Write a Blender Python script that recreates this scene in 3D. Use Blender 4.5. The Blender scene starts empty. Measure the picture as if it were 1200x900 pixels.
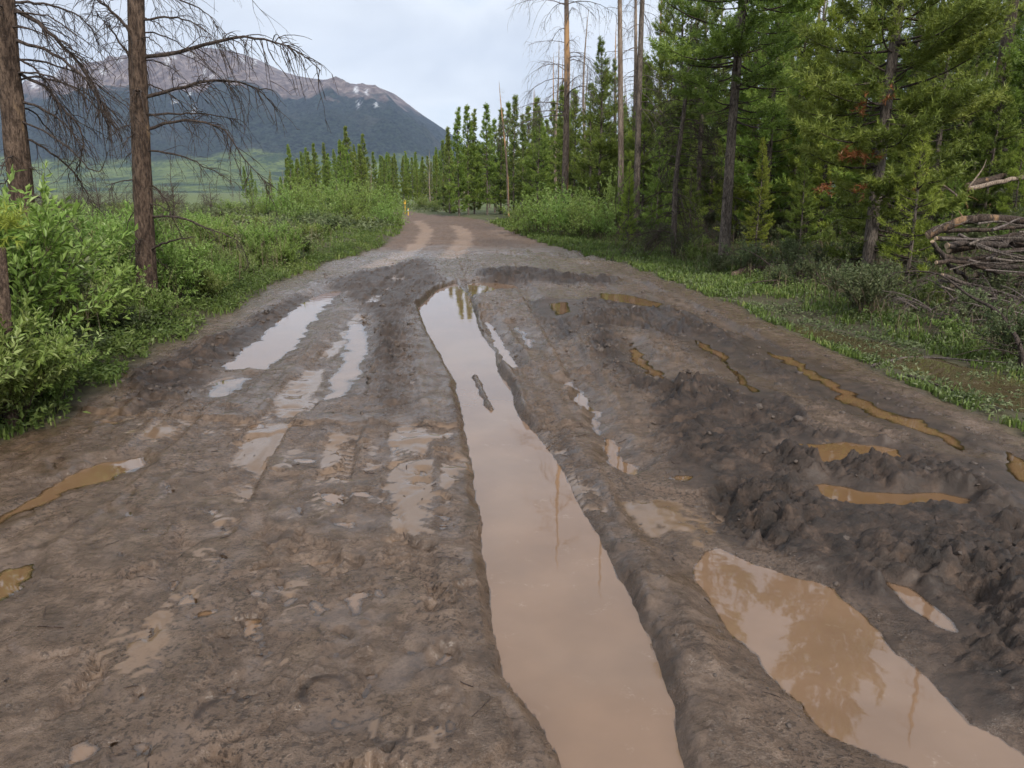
import bpy, math, random
import numpy as np
R = math.radians
SC = bpy.context.scene
COL = SC.collection

# ------------------------------------------------------------------ camera, sky, sun, exposure
PITCH, FPX, CAMH = R(14.0), 901.0, 1.6          # focal length in pixels of the 1200x900 photograph
cam_d = bpy.data.cameras.new('camera'); cam = bpy.data.objects.new('camera', cam_d); COL.objects.link(cam)
cam.location = (0, 0, CAMH); cam.rotation_euler = (R(90) - PITCH, 0, 0)
cam_d.sensor_width = 36.0; cam_d.lens = 36.0 * FPX / 1200.0
cam_d.clip_start = 0.05; cam_d.clip_end = 40000.0
SC.camera = cam

SUN_EL, SUN_AZ = R(41), R(155)                   # azimuth from +Y clockwise (to the sun): behind, a little to the right
world = bpy.data.worlds.new('World'); SC.world = world; world.use_nodes = True
wt = world.node_tree; wt.nodes.clear()
def wn(t, **k):
    n = wt.nodes.new(t)
    for a, v in k.items(): setattr(n, a, v)
    return n
sky = wn('ShaderNodeTexSky', sky_type='NISHITA', sun_disc=False)
sky.sun_elevation = SUN_EL; sky.sun_rotation = SUN_AZ
sky.air_density = 1.3; sky.dust_density = 2.0; sky.ozone_density = 1.5; sky.altitude = 2600
tc = wn('ShaderNodeTexCoord'); mp = wn('ShaderNodeMapping'); mp.inputs['Scale'].default_value = (1.0, 1.0, 2.6)
mp.inputs['Location'].default_value = (3.1, 0.4, 0.2)
nz = wn('ShaderNodeTexNoise'); nz.inputs['Scale'].default_value = 2.9; nz.inputs['Detail'].default_value = 7; nz.inputs['Roughness'].default_value = 0.5
nz.inputs['Distortion'].default_value = 0.4
cr = wn('ShaderNodeValToRGB'); cr.color_ramp.elements[0].position = 0.30; cr.color_ramp.elements[1].position = 0.62
cr.color_ramp.elements[0].color = (5.6, 6.6, 7.7, 1); cr.color_ramp.elements[1].color = (6.1, 6.45, 6.95, 1)
e = cr.color_ramp.elements.new(0.47); e.color = (8.2, 8.5, 8.8, 1)
mx = wn('ShaderNodeMix', data_type='RGBA'); mx.inputs['Factor'].default_value = 0.86
bg = wn('ShaderNodeBackground'); bg.inputs['Strength'].default_value = 0.077
wo = wn('ShaderNodeOutputWorld')
L = wt.links.new
L(tc.outputs['Generated'], mp.inputs['Vector']); L(mp.outputs['Vector'], nz.inputs['Vector'])
L(nz.outputs['Fac'], cr.inputs['Fac']); L(sky.outputs['Color'], mx.inputs['A']); L(cr.outputs['Color'], mx.inputs['B'])
L(mx.outputs['Result'], bg.inputs['Color']); L(bg.outputs['Background'], wo.inputs['Surface'])

sun_d = bpy.data.lights.new('sun', 'SUN'); sun_d.energy = 2.3; sun_d.angle = R(10); sun_d.color = (1.0, 0.94, 0.86)
sun = bpy.data.objects.new('sun', sun_d); COL.objects.link(sun)
sun.rotation_euler = (R(90) - SUN_EL, 0, R(180) - SUN_AZ)
sun.location = (-20, -20, 40)

SC.view_settings.view_transform = 'Standard'; SC.view_settings.look = 'None'
SC.view_settings.exposure = 0.90; SC.view_settings.gamma = 1.0; SC.view_settings.use_curve_mapping = False
SC.render.engine = 'CYCLES'
cy = SC.cycles
cy.use_denoising = True
try: cy.denoiser = 'OPENIMAGEDENOISE'; cy.denoising_input_passes = 'RGB_ALBEDO_NORMAL'
except Exception: pass
cy.max_bounces = 6; cy.diffuse_bounces = 4; cy.glossy_bounces = 3; cy.transmission_bounces = 3; cy.volume_bounces = 0
cy.transparent_max_bounces = 6; cy.caustics_reflective = False; cy.caustics_refractive = False
cy.use_adaptive_sampling = True; cy.adaptive_threshold = 0.02

# ------------------------------------------------------------------ pixel -> place
CP, SP = math.cos(PITCH), math.sin(PITCH)
def ray(px, py):
    r, u = (px - 600.0) / FPX, (450.0 - py) / FPX
    return np.array([r, CP + u * SP, -SP + u * CP])
def gp(px, py, z=0.0):
    d = ray(px, py); t = (z - CAMH) / d[2]
    return np.array([d[0] * t, d[1] * t, z])
def pd(px, py, dist):
    d = ray(px, py); t = dist / d[1]
    return np.array([d[0] * t, dist, CAMH + d[2] * t])
def px_x(px, dist, py=250.0):
    return pd(px, py, dist)[0]

# ------------------------------------------------------------------ noise
_rng = np.random.default_rng(7)
_PERM = _rng.permutation(256); _PERM = np.concatenate([_PERM, _PERM, _PERM])
_ANG = _rng.uniform(0, 2 * np.pi, 256); _GX, _GY = np.cos(_ANG), np.sin(_ANG)
def perlin(x, y, seed=0):
    x = np.asarray(x, float) + seed * 17.31; y = np.asarray(y, float) + seed * 9.17
    xi = np.floor(x).astype(np.int64); yi = np.floor(y).astype(np.int64)
    xf, yf = x - xi, y - yi
    xi &= 255; yi &= 255
    u = xf * xf * xf * (xf * (xf * 6 - 15) + 10); v = yf * yf * yf * (yf * (yf * 6 - 15) + 10)
    def g(ix, iy, fx, fy):
        h = _PERM[_PERM[ix & 255] + (iy & 255)]
        return _GX[h] * fx + _GY[h] * fy
    a = g(xi, yi, xf, yf); b = g(xi + 1, yi, xf - 1, yf)
    c = g(xi, yi + 1, xf, yf - 1); d = g(xi + 1, yi + 1, xf - 1, yf - 1)
    return 1.5 * ((a + u * (b - a)) * (1 - v) + (c + u * (d - c)) * v)
def fbm(x, y, f, octv=4, seed=0, gain=0.5):
    s, a, t = 0.0, 1.0, 0.0
    for i in range(octv):
        s = s + a * perlin(x * f, y * f, seed + i); t += a; f *= 2.03; a *= gain
    return s / t
def billow(x, y, f, octv=4, seed=0, gain=0.5):
    s, a, t = 0.0, 1.0, 0.0
    for i in range(octv):
        s = s + a * np.abs(perlin(x * f, y * f, seed + i)); t += a; f *= 2.03; a *= gain
    return s / t
def worley(x, y, f, seed=0):
    x = x * f + seed * 3.7; y = y * f + seed * 5.3
    xi, yi = np.floor(x).astype(np.int64), np.floor(y).astype(np.int64)
    best = np.full(np.shape(x), 9.0)
    for dx in (-1, 0, 1):
        for dy in (-1, 0, 1):
            h = _PERM[_PERM[(xi + dx) & 255] + ((yi + dy) & 255)]
            cx = xi + dx + (h / 255.0); cyy = yi + dy + (_PERM[h + 77] / 255.0)
            best = np.minimum(best, (x - cx) ** 2 + (y - cyy) ** 2)
    return np.sqrt(best)
def cells(x, y, f, seed=0):
    """broken slabs: each cell has its own height, cracks between"""
    x = x * f + seed * 3.7; y = y * f + seed * 5.3
    xi, yi = np.floor(x).astype(np.int64), np.floor(y).astype(np.int64)
    f1 = np.full(np.shape(x), 9.0); f2 = f1.copy(); idh = np.zeros(np.shape(x)); tx = idh.copy(); ty = idh.copy()
    for dx in (-1, 0, 1):
        for dy in (-1, 0, 1):
            h = _PERM[_PERM[(xi + dx) & 255] + ((yi + dy) & 255)]
            ex = x - (xi + dx + h / 255.0); ey = y - (yi + dy + _PERM[h + 77] / 255.0); d = np.sqrt(ex * ex + ey * ey)
            c = d < f1; f2 = np.where(c, f1, np.minimum(f2, d)); idh = np.where(c, _PERM[h + 31] / 255.0, idh); tx = np.where(c, ex, tx); ty = np.where(c, ey, ty); f1 = np.where(c, d, f1)
    tilt = tx * (idh - .5) * 1.6 + ty * (((idh * 7.3) % 1) - .5) * 1.6
    return (0.15 + 0.85 * idh + .5 * tilt) * sst(0.0, 0.30, f2 - f1) * (1 - .45 * f1)
def sst(a, b, x):
    t = np.clip((x - a) / (b - a), 0, 1); return t * t * (3 - 2 * t)
def sdf(poly, x, y):                      # positive inside
    poly = np.asarray(poly)[:, :2]; n = len(poly)
    d2 = np.full(x.shape, 1e18); ins = np.zeros(x.shape, bool)
    for i in range(n):
        ax, ay = poly[i]; bx, by = poly[(i + 1) % n]
        ex, ey = bx - ax, by - ay
        wx, wy = x - ax, y - ay
        t = np.clip((wx * ex + wy * ey) / (ex * ex + ey * ey + 1e-12), 0, 1)
        d2 = np.minimum(d2, (wx - ex * t) ** 2 + (wy - ey * t) ** 2)
        if ey != 0:
            c = ((ay > y) != (by > y)) & (x < ex * (y - ay) / ey + ax)
            ins ^= c
    d = np.sqrt(d2)
    return np.where(ins, d, -d)

# ------------------------------------------------------------------ mesh helpers
def link(o, parent=None, label=None, cat=None, group=None, kind=None):
    COL.objects.link(o)
    if parent is not None: o.parent = parent
    if label: o['label'] = label
    if cat: o['category'] = cat
    if group: o['group'] = group
    if kind: o['kind'] = kind
    return o
def mesh_np(name, V, tris=None, quads=None, mat=None, attrs=None, smooth=True):
    me = bpy.data.meshes.new(name)
    V = np.ascontiguousarray(V, dtype=np.float32)
    nt = 0 if tris is None else len(tris); nq = 0 if quads is None else len(quads)
    me.vertices.add(len(V)); me.vertices.foreach_set('co', V.ravel())
    me.loops.add(nt * 3 + nq * 4); me.polygons.add(nt + nq)
    lv = []
    if nt: lv.append(np.asarray(tris, np.int32).ravel())
    if nq: lv.append(np.asarray(quads, np.int32).ravel())
    me.loops.foreach_set('vertex_index', np.concatenate(lv))
    st = np.concatenate([np.arange(nt) * 3, nt * 3 + np.arange(nq) * 4]).astype(np.int32)
    me.polygons.foreach_set('loop_start', st)
    try: me.polygons.foreach_set('loop_total', np.concatenate([np.full(nt, 3), np.full(nq, 4)]).astype(np.int32))
    except Exception: pass
    me.polygons.foreach_set('use_smooth', np.full(nt + nq, smooth, dtype=bool))
    me.update(calc_edges=True)
    for k, a in (attrs or {}).items():
        at = me.attributes.new(k, 'FLOAT', 'POINT'); at.data.foreach_set('value', np.ascontiguousarray(a, np.float32))
    if mat: me.materials.append(mat)
    return me
class Acc:
    def __init__(s): s.V, s.T, s.Q, s.A, s.n = [], [], [], [], 0
    def add(s, V, tris=None, quads=None, tint=None):
        V = np.asarray(V).reshape(-1, 3)
        if tris is not None: s.T.append(np.asarray(tris) + s.n)
        if quads is not None: s.Q.append(np.asarray(quads) + s.n)
        s.V.append(V); s.A.append(np.full(len(V), 0.5) if tint is None else np.broadcast_to(tint, (len(V),)))
        s.n += len(V)
    def tubes(s, P, Rr, k=5, tint=None, cap=False, rough=0.0, rng=None):
        P = np.asarray(P, float)
        if P.ndim == 2: P = P[None]
        Rr = np.broadcast_to(np.asarray(Rr, float), P.shape[:2])
        m, n, _ = P.shape
        T = np.gradient(P, axis=1); T /= np.linalg.norm(T, axis=2, keepdims=True) + 1e-9
        mean = T.mean(1, keepdims=True)
        ref = np.where(np.abs(mean[..., 2:3]) > 0.8, np.array([1.0, 0, 0]), np.array([0, 0, 1.0]))
        N = np.cross(T, np.broadcast_to(ref, T.shape)); N /= np.linalg.norm(N, axis=2, keepdims=True) + 1e-9
        B = np.cross(T, N)
        a = np.arange(k) * 2 * np.pi / k
        rr = Rr[:, :, None, None]
        if rough and rng is not None: rr = rr * (1 + rough * rng.uniform(-1, 1, (m, n, k, 1)))
        ring = P[:, :, None] + rr * (np.cos(a)[None, None, :, None] * N[:, :, None] + np.sin(a)[None, None, :, None] * B[:, :, None])
        V = ring.reshape(-1, 3)
        i, j, c = np.meshgrid(np.arange(m), np.arange(n - 1), np.arange(k), indexing='ij')
        b0 = i * n * k + j * k; c1 = (c + 1) % k
        Q = np.stack([b0 + c, b0 + c1, b0 + k + c1, b0 + k + c], -1).reshape(-1, 4)
        tt = None
        if tint is not None: tt = np.repeat(np.broadcast_to(tint, (m,)), n * k)
        s.add(V, quads=Q, tint=tt)
        if cap and m == 1:
            for ringi, sgn in ((0, -1), (n - 1, 1)):
                pts = ring[0, ringi]; cc = P[0, ringi]
                f = [(0, 1 + q, 1 + (q + 1) % k) if sgn < 0 else (0, 1 + (q + 1) % k, 1 + q) for q in range(k)]
                s.add(np.vstack([cc[None], pts]), tris=f, tint=None if tint is None else float(np.ravel(tint)[0]))
    def mesh(s, name, mat, smooth=True):
        return mesh_np(name, np.vstack(s.V), np.vstack(s.T) if s.T else None, np.vstack(s.Q) if s.Q else None, mat,
                       {'tint': np.concatenate(s.A)}, smooth)
    def obj(s, name, mat, parent=None, smooth=True, **k):
        return link(bpy.data.objects.new(name, s.mesh(name, mat, smooth)), parent, **k)
def empty(name, loc=(0, 0, 0), rz=0.0, sc=1.0, **k):
    o = bpy.data.objects.new(name, None); o.empty_display_size = 0.2
    o.location = loc; o.rotation_euler = (0, 0, rz); o.scale = (sc, sc, sc) if np.isscalar(sc) else sc
    return link(o, **k)
def copy_tree(o, parent=None):
    c = o.copy(); COL.objects.link(c); c.parent = parent
    for ch in list(o.children): copy_tree(ch, c)
    return c

# ------------------------------------------------------------------ material helpers
class NT:
    def __init__(s, name):
        s.m = bpy.data.materials.new(name); s.m.use_nodes = True; s.t = s.m.node_tree; s.t.nodes.clear()
        s.out = s.n('ShaderNodeOutputMaterial')
    def n(s, t, **k):
        nd = s.t.nodes.new(t)
        for a, v in k.items(): setattr(nd, a, v)
        return nd
    def set(s, nd, **k):
        for a, v in k.items():
            i = nd.inputs[a.replace('_', ' ')]
            if isinstance(v, bpy.types.NodeSocket): s.t.links.new(v, i)
            else: i.default_value = v
        return nd
    def noise(s, vec, scale, detail=5, rough=0.55, dist=0.0):
        nd = s.n('ShaderNodeTexNoise'); s.set(nd, Vector=vec, Scale=scale, Detail=detail, Roughness=rough, Distortion=dist); return nd.outputs['Fac']
    def ramp(s, fac, stops):
        nd = s.n('ShaderNodeValToRGB'); r = nd.color_ramp
        while len(r.elements) < len(stops): r.elements.new(0.5)
        for el, (p, c) in zip(r.elements, stops):
            el.position = p; el.color = (c, c, c, 1) if np.isscalar(c) else (*c, 1)
        s.t.links.new(fac, nd.inputs['Fac']); return nd.outputs['Color']
    def mix(s, f, a, b, blend='MIX'):
        nd = s.n('ShaderNodeMix', data_type='RGBA', blend_type=blend)
        for nm, v in (('Factor', f), ('A', a), ('B', b)):
            i = nd.inputs[nm]
            if isinstance(v, bpy.types.NodeSocket): s.t.links.new(v, i)
            else: i.default_value = v if (nm == 'Factor' or len(v) == 4) else (*v, 1)
        return nd.outputs['Result']
    def math(s, op, a, b=0.0, c=None, clamp=False):
        nd = s.n('ShaderNodeMath', operation=op, use_clamp=clamp)
        for i, v in enumerate((a, b) if c is None else (a, b, c)):
            if isinstance(v, bpy.types.NodeSocket): s.t.links.new(v, nd.inputs[i])
            else: nd.inputs[i].default_value = v
        return nd.outputs[0]
    def attr(s, name):
        nd = s.n('ShaderNodeAttribute', attribute_name=name); return nd.outputs['Fac']
    def obj(s): return s.n('ShaderNodeTexCoord').outputs['Object']
    def bump(s, h, strength=0.5, dist=0.02):
        nd = s.n('ShaderNodeBump'); s.set(nd, Height=h, Strength=strength, Distance=dist); return nd.outputs['Normal']
    def bsdf(s, **k):
        nd = s.n('ShaderNodeBsdfPrincipled'); s.set(nd, **k); return nd.outputs['BSDF']
    def done(s, sh):
        s.t.links.new(sh, s.out.inputs['Surface']); return s.m
# ================================================================== THE GROUND
ROAD_PX_L = [(-420, 900), (-200, 640), (0, 522), (70, 496), (135, 462), (180, 412), (250, 376), (330, 331), (400, 301), (450, 285), (472, 268), (474, 259)]
ROAD_PX_R = [(1750, 760), (1420, 590), (1200, 503), (1080, 452), (980, 408), (900, 374), (800, 335), (700, 298), (640, 284), (600, 269), (575, 259)]
road_l = [gp(*p) for p in ROAD_PX_L]; road_r = [gp(*p) for p in ROAD_PX_R]
ROAD = np.array([(-3.4, -6, 0)] + road_l + [(-9.5, 53, 0), (-16, 58, 0), (-30, 60, 0), (-30, 68, 0), (-14, 66, 0), (-5.0, 59, 0), (-2.4, 52, 0)] + road_r[::-1] + [(3.6, -6, 0)])[:, :2]
_yl = np.array([p[1] for p in road_l]); _xl = np.array([p[0] for p in road_l])
_yr = np.array([p[1] for p in road_r]); _xr = np.array([p[0] for p in road_r])
def xl_at(y): return np.interp(y, _yl, _xl)
def xr_at(y): return np.interp(y, _yr, _xr)
def hbase(x, y):
    """ground without mud detail: verge, ditch, bank rising to the right, gentle unevenness"""
    x = np.asarray(x, float); y = np.asarray(y, float)
    fade = 1 - sst(55, 110, y)
    dr = x - xr_at(y); dl = xl_at(y) - x
    z = 0.05 * fbm(x, y, 0.12, 3, 3)
    ditch = np.exp(-((dr - 0.75) / 0.55) ** 2) * sst(4.0, 5.5, y) * (1 - sst(10.5, 13.5, y))
    z = z - 0.13 * ditch * fade
    bank = sst(0.9, 7.0, dr) * 0.62 + np.clip(dr - 4.0, 0, 40) * 0.065
    z = z + bank * fade * sst(2, 7, y + 3)
    z = z + (sst(0.0, 1.2, dl) * 0.16 + 0.05 * sst(2, 6, dl)) * fade
    bump = 0.10 * fbm(x, y, 0.5, 3, 9) * (sst(0.3, 2.5, dr) + sst(0.2, 1.5, dl))
    return z + bump * fade

# --- puddles: outline in photo pixels, water level (m), depth, bank width, colour code
PUD = [
 dict(n='rut', L=-0.062, D=0.10, wb=0.055, c=0.0, px=[(512,340),(490,361),(500,388),(517,418),(533,449),(543,494),(551,545),(560,600),(566,660),(575,720),(588,790),(602,813),(630,845),(655,892),(690,1010),(815,1010),(803,900),(795,873),(790,830),(770,770),(740,700),(710,645),(680,595),(660,550),(630,510),(607,487),(600,457),(583,435),(580,413),(563,390),(556,367),(551,347),(534,332)]),
 dict(n='rut branch', L=-0.075, D=0.05, wb=0.10, c=0.0, px=[(566,374),(574,376),(588,397),(609,433),(603,437),(592,430),(582,408)]),
 dict(n='rut head', L=-0.07, D=0.05, wb=0.2, c=0.3, px=[(545,333),(560,331),(585,332),(608,335),(606,341),(575,342),(552,349)]),
 dict(n='wide', L=-0.06, D=0.10, wb=0.13, c=0.0, px=[(812,672),(818,652),(838,642),(880,659),(945,682),(980,690),(1015,720),(1050,760),(1100,795),(1130,845),(1200,885),(1300,935),(1290,985),(1120,925),(1030,892),(970,857),(930,822),(900,796),(887,770),(860,746),(835,716)]),
 dict(n='strip', L=-0.05, D=0.05, wb=0.08, c=0.25, px=[(1030,677),(1070,689),(1120,729),(1131,745),(1100,737),(1060,711)]),
 dict(n='bowl', L=-0.05, D=0.06, wb=0.10, c=0.9, px=[(908,530),(930,519),(990,518),(1050,525),(1067,538),(1035,544),(1000,545),(950,540)]),
 dict(n='bowl', L=-0.05, D=0.06, wb=0.10, c=0.9, px=[(925,570),(968,566),(1015,577),(1060,579),(1100,577),(1143,587),(1130,597),(1065,596),(1010,597),(970,583)]),
 dict(n='sky', L=-0.045, D=0.04, wb=0.25, c=0.0, px=[(257,435),(277,413),(300,397),(320,380),(340,363),(360,350),(387,340),(402,342),(383,360),(361,388),(350,407),(327,424),(317,433),(282,434)]),
 dict(n='sky', L=-0.035, D=0.02, wb=0.15, c=0.1, px=[(404,384),(415,378),(433,380),(436,410),(424,445),(404,466),(376,471),(381,452),(398,424)]),
 dict(n='sky', L=-0.03, D=0.015, wb=0.12, c=0.2, px=[(236,466),(252,446),(300,440),(285,456),(262,468)]),
 dict(n='side', L=-0.04, D=0.04, wb=0.10, c=0.6, px=[(-60,650),(0,611),(30,586),(75,560),(120,540),(165,535),(170,547),(125,566),(75,577),(30,602),(0,622)]),
 dict(n='side', L=-0.04, D=0.03, wb=0.10, c=0.8, px=[(-60,700),(0,668),(40,657),(45,668),(25,692),(0,712),(-60,740)]),
 dict(n='mid', L=-0.05, D=0.04, wb=0.12, c=0.4, px=[(656,447),(671,446),(688,463),(703,483),(716,508),(742,534),(762,560),(748,562),(720,546),(700,520),(690,491),(670,466)]),
 dict(n='mid', L=-0.045, D=0.03, wb=0.2, c=0.3, px=[(596,380),(610,384),(630,405),(628,412),(612,402)]),
 dict(n='mid', L=-0.045, D=0.03, wb=0.2, c=0.7, px=[(732,399),(741,399),(752,413),(768,430),(794,449),(786,452),(758,440),(738,424)]),
 dict(n='film', L=-0.022, D=0.03, wb=0.35, c=.8, px=[(806,395),(822,399),(849,413),(866,433),(895,458),(886,463),(862,448),(846,425),(822,411)]),
 dict(n='film', L=-0.022, D=0.03, wb=0.35, c=.8, px=[(882,402),(908,413),(936,421),(962,437),(1002,460),(1042,481),(1086,494),(1132,517),(1160,545),(1145,549),(1110,522),(1060,502),(1010,484),(960,453),(930,432),(900,418)]),
 dict(n='film', L=-0.022, D=0.03, wb=0.3, c=.8, px=[(1165,520),(1210,545),(1260,590),(1230,600),(1190,570),(1170,545)]),
 dict(n='dark', L=-0.03, D=0.03, wb=0.3, c=0.5, px=[(700,343),(735,345),(780,356),(772,361),(735,356),(703,351)]),
 dict(n='ditch', L=-0.055, D=0.06, wb=0.12, c=1.5, px=[(900,371),(950,382),(1000,395),(1060,409),(1110,424),(1180,440),(1330,475),(1330,540),(1200,487),(1130,463),(1060,437),(1000,416),(940,395)]),
 dict(n='far', L=-0.02, D=0.02, wb=0.4, c=0.4, px=[(640,356),(668,353),(672,366),(650,372)]),
]
def ell(cx, cy, a, b, rot=0.0, L=-0.022, c=0.2, k=9, seed=0):
    rg = np.random.default_rng(seed + int(cx * 7 + cy))
    pts = []
    for i in range(k):
        t = 2 * np.pi * i / k; s = rg.uniform(0.8, 1.2)
        u, v = a * math.cos(t) * s, b * math.sin(t) * s
        pts.append((cx + u * math.cos(rot) - v * math.sin(rot), cy + u * math.sin(rot) + v * math.cos(rot)))
    PUD.append(dict(n='hoof', L=L, D=0.025, wb=0.035, c=c, px=pts))
for a in [(372,715,14,12,0.2,-0.02,0.6),(417,706,17,15,-0.6,-0.02,0.0),(217,705,17,8,-0.2,-0.02,0.8),
          (240,719,19,6,-0.2,-0.02,0.5),(175,742,8,13,0.5,-0.02,0.0),(95,882,30,15,-0.6,-0.02,0.3),(167,878,16,12,-0.2,-0.02,0.3),(405,615,14,6,0,-0.02,0.1),
          (390,585,16,9,0.3,-0.02,0.1),(302,697,13,6,0,-0.02,0.1),(331,689,9,6,0,-0.02,0.2),(430,808,9,14,0.4,-0.02,0.0),(168,620,6,5,0,-0.02,0.2),(140,650,8,5,0,-0.02,0.5),
          (189,779,6,9,0,-0.02,0.0),(800,560,16,5,0,-0.025,0.9),(1180,603,22,4,0,-0.03,0.9),(250,600,8,5,0,-0.02,0.0),(425,580,18,5,0,-0.02,0.0),(357,540,14,4,0,-0.02,0.0),(300,500,14,3,0,-0.02,0.0),
          (130,496,14,3,0,-0.02,0.0),(540,880,0.1,0.1,0,-9,0)][:-1]:
    ell(*a)
_er = np.random.default_rng(12)
for i in range(30):
    cy_e = _er.uniform(525, 895); k_e = cy_e / 700.0
    ell(_er.uniform(60, 545), cy_e, _er.uniform(7, 13) * k_e, _er.uniform(4, 8) * k_e, _er.uniform(-.6, .6), -0.019 - .006 * _er.random(), float(_er.choice([0.0, .2, .4, .7])), seed=i)
PUD.append(dict(n='hoof', L=-0.028, D=0.03, wb=0.04, c=0.8, px=[(275,734),(284,721),(297,719),(309,728),(313,744),(318,758),(316,772),(311,789),(303,790),(305,775),(306,764),(299,753),(283,747)]))
for i, p in enumerate(PUD): p['L'] -= 0.0006 * (i % 17)
for p in PUD: p['poly'] = np.array([gp(x, y, p['L'])[:2] for x, y in p['px']])

CH = [ # churned mud: pixel outline, amplitude (m), feather (m)
 (0.095, 0.25, [(760,455),(830,440),(900,452),(965,498),(1080,520),(1260,560),(1260,860),(1150,830),(1060,735),(990,682),(950,660),(880,632),(820,590),(780,520)]),
 (0.12, 0.6, [(560,316),(590,312),(640,318),(720,326),(730,333),(660,333),(600,329),(560,328)]),
 (0.085, 0.4, [(680,356),(712,352),(722,385),(760,440),(835,440),(870,460),(800,470),(740,455),(690,410)]),
 (0.075, 0.3, [(150,437),(205,414),(275,382),(345,345),(375,345),(330,380),(270,420),(215,470),(150,485)]),
 (0.075, 0.4, [(380,330),(500,300),(520,330),(480,370),(470,470),(440,500),(440,420),(430,370)]),
 (0.07, 0.4, [(610,350),(760,350),(960,420),(1160,505),(1200,540),(1060,505),(930,460),(800,400),(720,380),(650,400)]),
 (0.035, 0.15, [(640,500),(680,560),(750,690),(800,790),(840,790),(780,680),(720,590),(670,500)]),
]
CHP = [(a, f, np.array([gp(*q)[:2] for q in p])) for a, f, p in CH]
WET = [ # smooth shining mud
 (0.3, [(225,480),(260,440),(330,435),(390,480),(440,480),(480,400),(500,430),(525,480),(520,510),(400,505),(300,480),(240,510)]),
 (0.5, [(340,330),(420,330),(500,300),(520,330),(480,380),(430,380),(380,350)]),
 (0.15, [(440,560),(535,545),(540,590),(470,600)]),
 (0.3, [(640,520),(700,540),(800,640),(820,700),(760,640),(700,600)]),
]
WETP = [(f, np.array([gp(*q)[:2] for q in p])) for f, p in WET]

# hoof prints: pixel centre, radius (m), heading
HOOF = [(260,828,.072,0.1),(380,806,.075,0.6),(378,655,.070,-0.2),(460,850,.062,2.9),(345,687,.05,1.2),(330,640,.06,0.3),(300,640,.05,0.2),(345,778,.05,1.6),(300,790,.05,1.0),
        (400,690,.05,0.4),(455,680,.05,0.1),(510,585,.07,0),(330,545,.05,0.4),(365,580,.06,1.0),(395,585,.06,0),(480,770,.06,2.0),(520,770,.05,0.5),(430,745,.05,1.5),(500,690,.05,1.1),
        (150,600,.05,.6),(120,640,.05,.8),(265,610,.05,.4),(340,600,.05,.1),(310,665,.05,.2),(240,690,.05,.5),(460,570,.05,0),(420,850,.06,.7),(500,850,.05,1.7),(410,880,.055,.2)]
_hr = np.random.default_rng(31)
for i in range(55):
    HOOF.append((_hr.uniform(150, 560), _hr.uniform(500, 900), _hr.uniform(.03, .06), _hr.uniform(-1, 2)))

def grow(start, s0, g1, lim1, g2, end):
    out, s, v = [], s0, start
    while v < end:
        s = s * (1 + (g1 if s < lim1 else g2)); v += s; out.append(v)
    return out
xc = list(np.arange(-3.3, -1.7, 0.021)) + list(np.arange(-1.7, 0.1, 0.0125)) + list(np.arange(0.1, 3.9, 0.019))
xs = np.array([-v for v in grow(3.3, 0.0195, 0.03, 0.6, 0.12, 4200)][::-1] + xc + grow(xc[-1], 0.0195, 0.03, 0.6, 0.12, 4200))
yc = list(np.arange(1.6, 3.3, 0.0115)) + list(np.arange(3.3, 5.2, 0.0155))
ys = np.array([-40, -20, -10, -6, -3, -1.5, -.5, 0, .4, .8, 1.0, 1.2, 1.3, 1.4] + yc + grow(yc[-1], 0.0155, 0.0145, 1.0, 0.10, 5200))
X, Y = np.meshgrid(xs, ys); nx, ny = len(xs), len(ys)
x, y = X.ravel(), Y.ravel()
near = y < 75
zb = hbase(x, y)
rd = np.full(x.shape, -50.0)
i_ = np.where(near & (np.abs(x) < 45))[0]
wx = x + 0.25 * fbm(x, y, 0.9, 3, 21) + 0.05 * fbm(x, y, 6, 2, 22); wy = y + 0.25 * fbm(x, y, 0.8, 3, 23)
rd[i_] = sdf(ROAD, wx[i_], wy[i_])
road = sst(-0.10, 0.12, rd)
z = zb.copy()
# mud relief
idx = np.where(near & (rd > -1.2) & (np.abs(x) < 45))[0]
X1, Y1 = x[idx], y[idx]
m = np.zeros(len(idx))
along = Y1; across = X1 + 0.055 * Y1 + 0.15 * np.sin(Y1 * 0.23)
m += 0.022 * fbm(X1, Y1, 0.6, 3, 41)
m += 0.020 * fbm(across * 3.2, along * 0.30, 1.0, 3, 43) * sst(-0.2, 0.5, rd[idx])        # lengthwise wheel tracks
mlow = m.copy()
m += 0.010 * fbm(across * 9, along * 1.1, 1.0, 3, 44)
m += 0.0085 * fbm(X1, Y1, 3.5, 3, 45)
m += 0.008 * fbm(across * 17, along * .42, 1.0, 2, 49) * (.4 + sst(-.2, .4, fbm(X1, Y1, .5, 2, 39)))
grit = 0.16 + .85 * sst(-0.25, 0.4, fbm(X1, Y1, 1.6, 2, 47))
fine = grit * (0.0065 * fbm(X1, Y1, 14, 3, 46, .65) + 0.0045 * (0.5 - worley(X1, Y1, 22, 4)) + 0.004 * fbm(X1, Y1, 38, 1, 48))
m += fine
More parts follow.
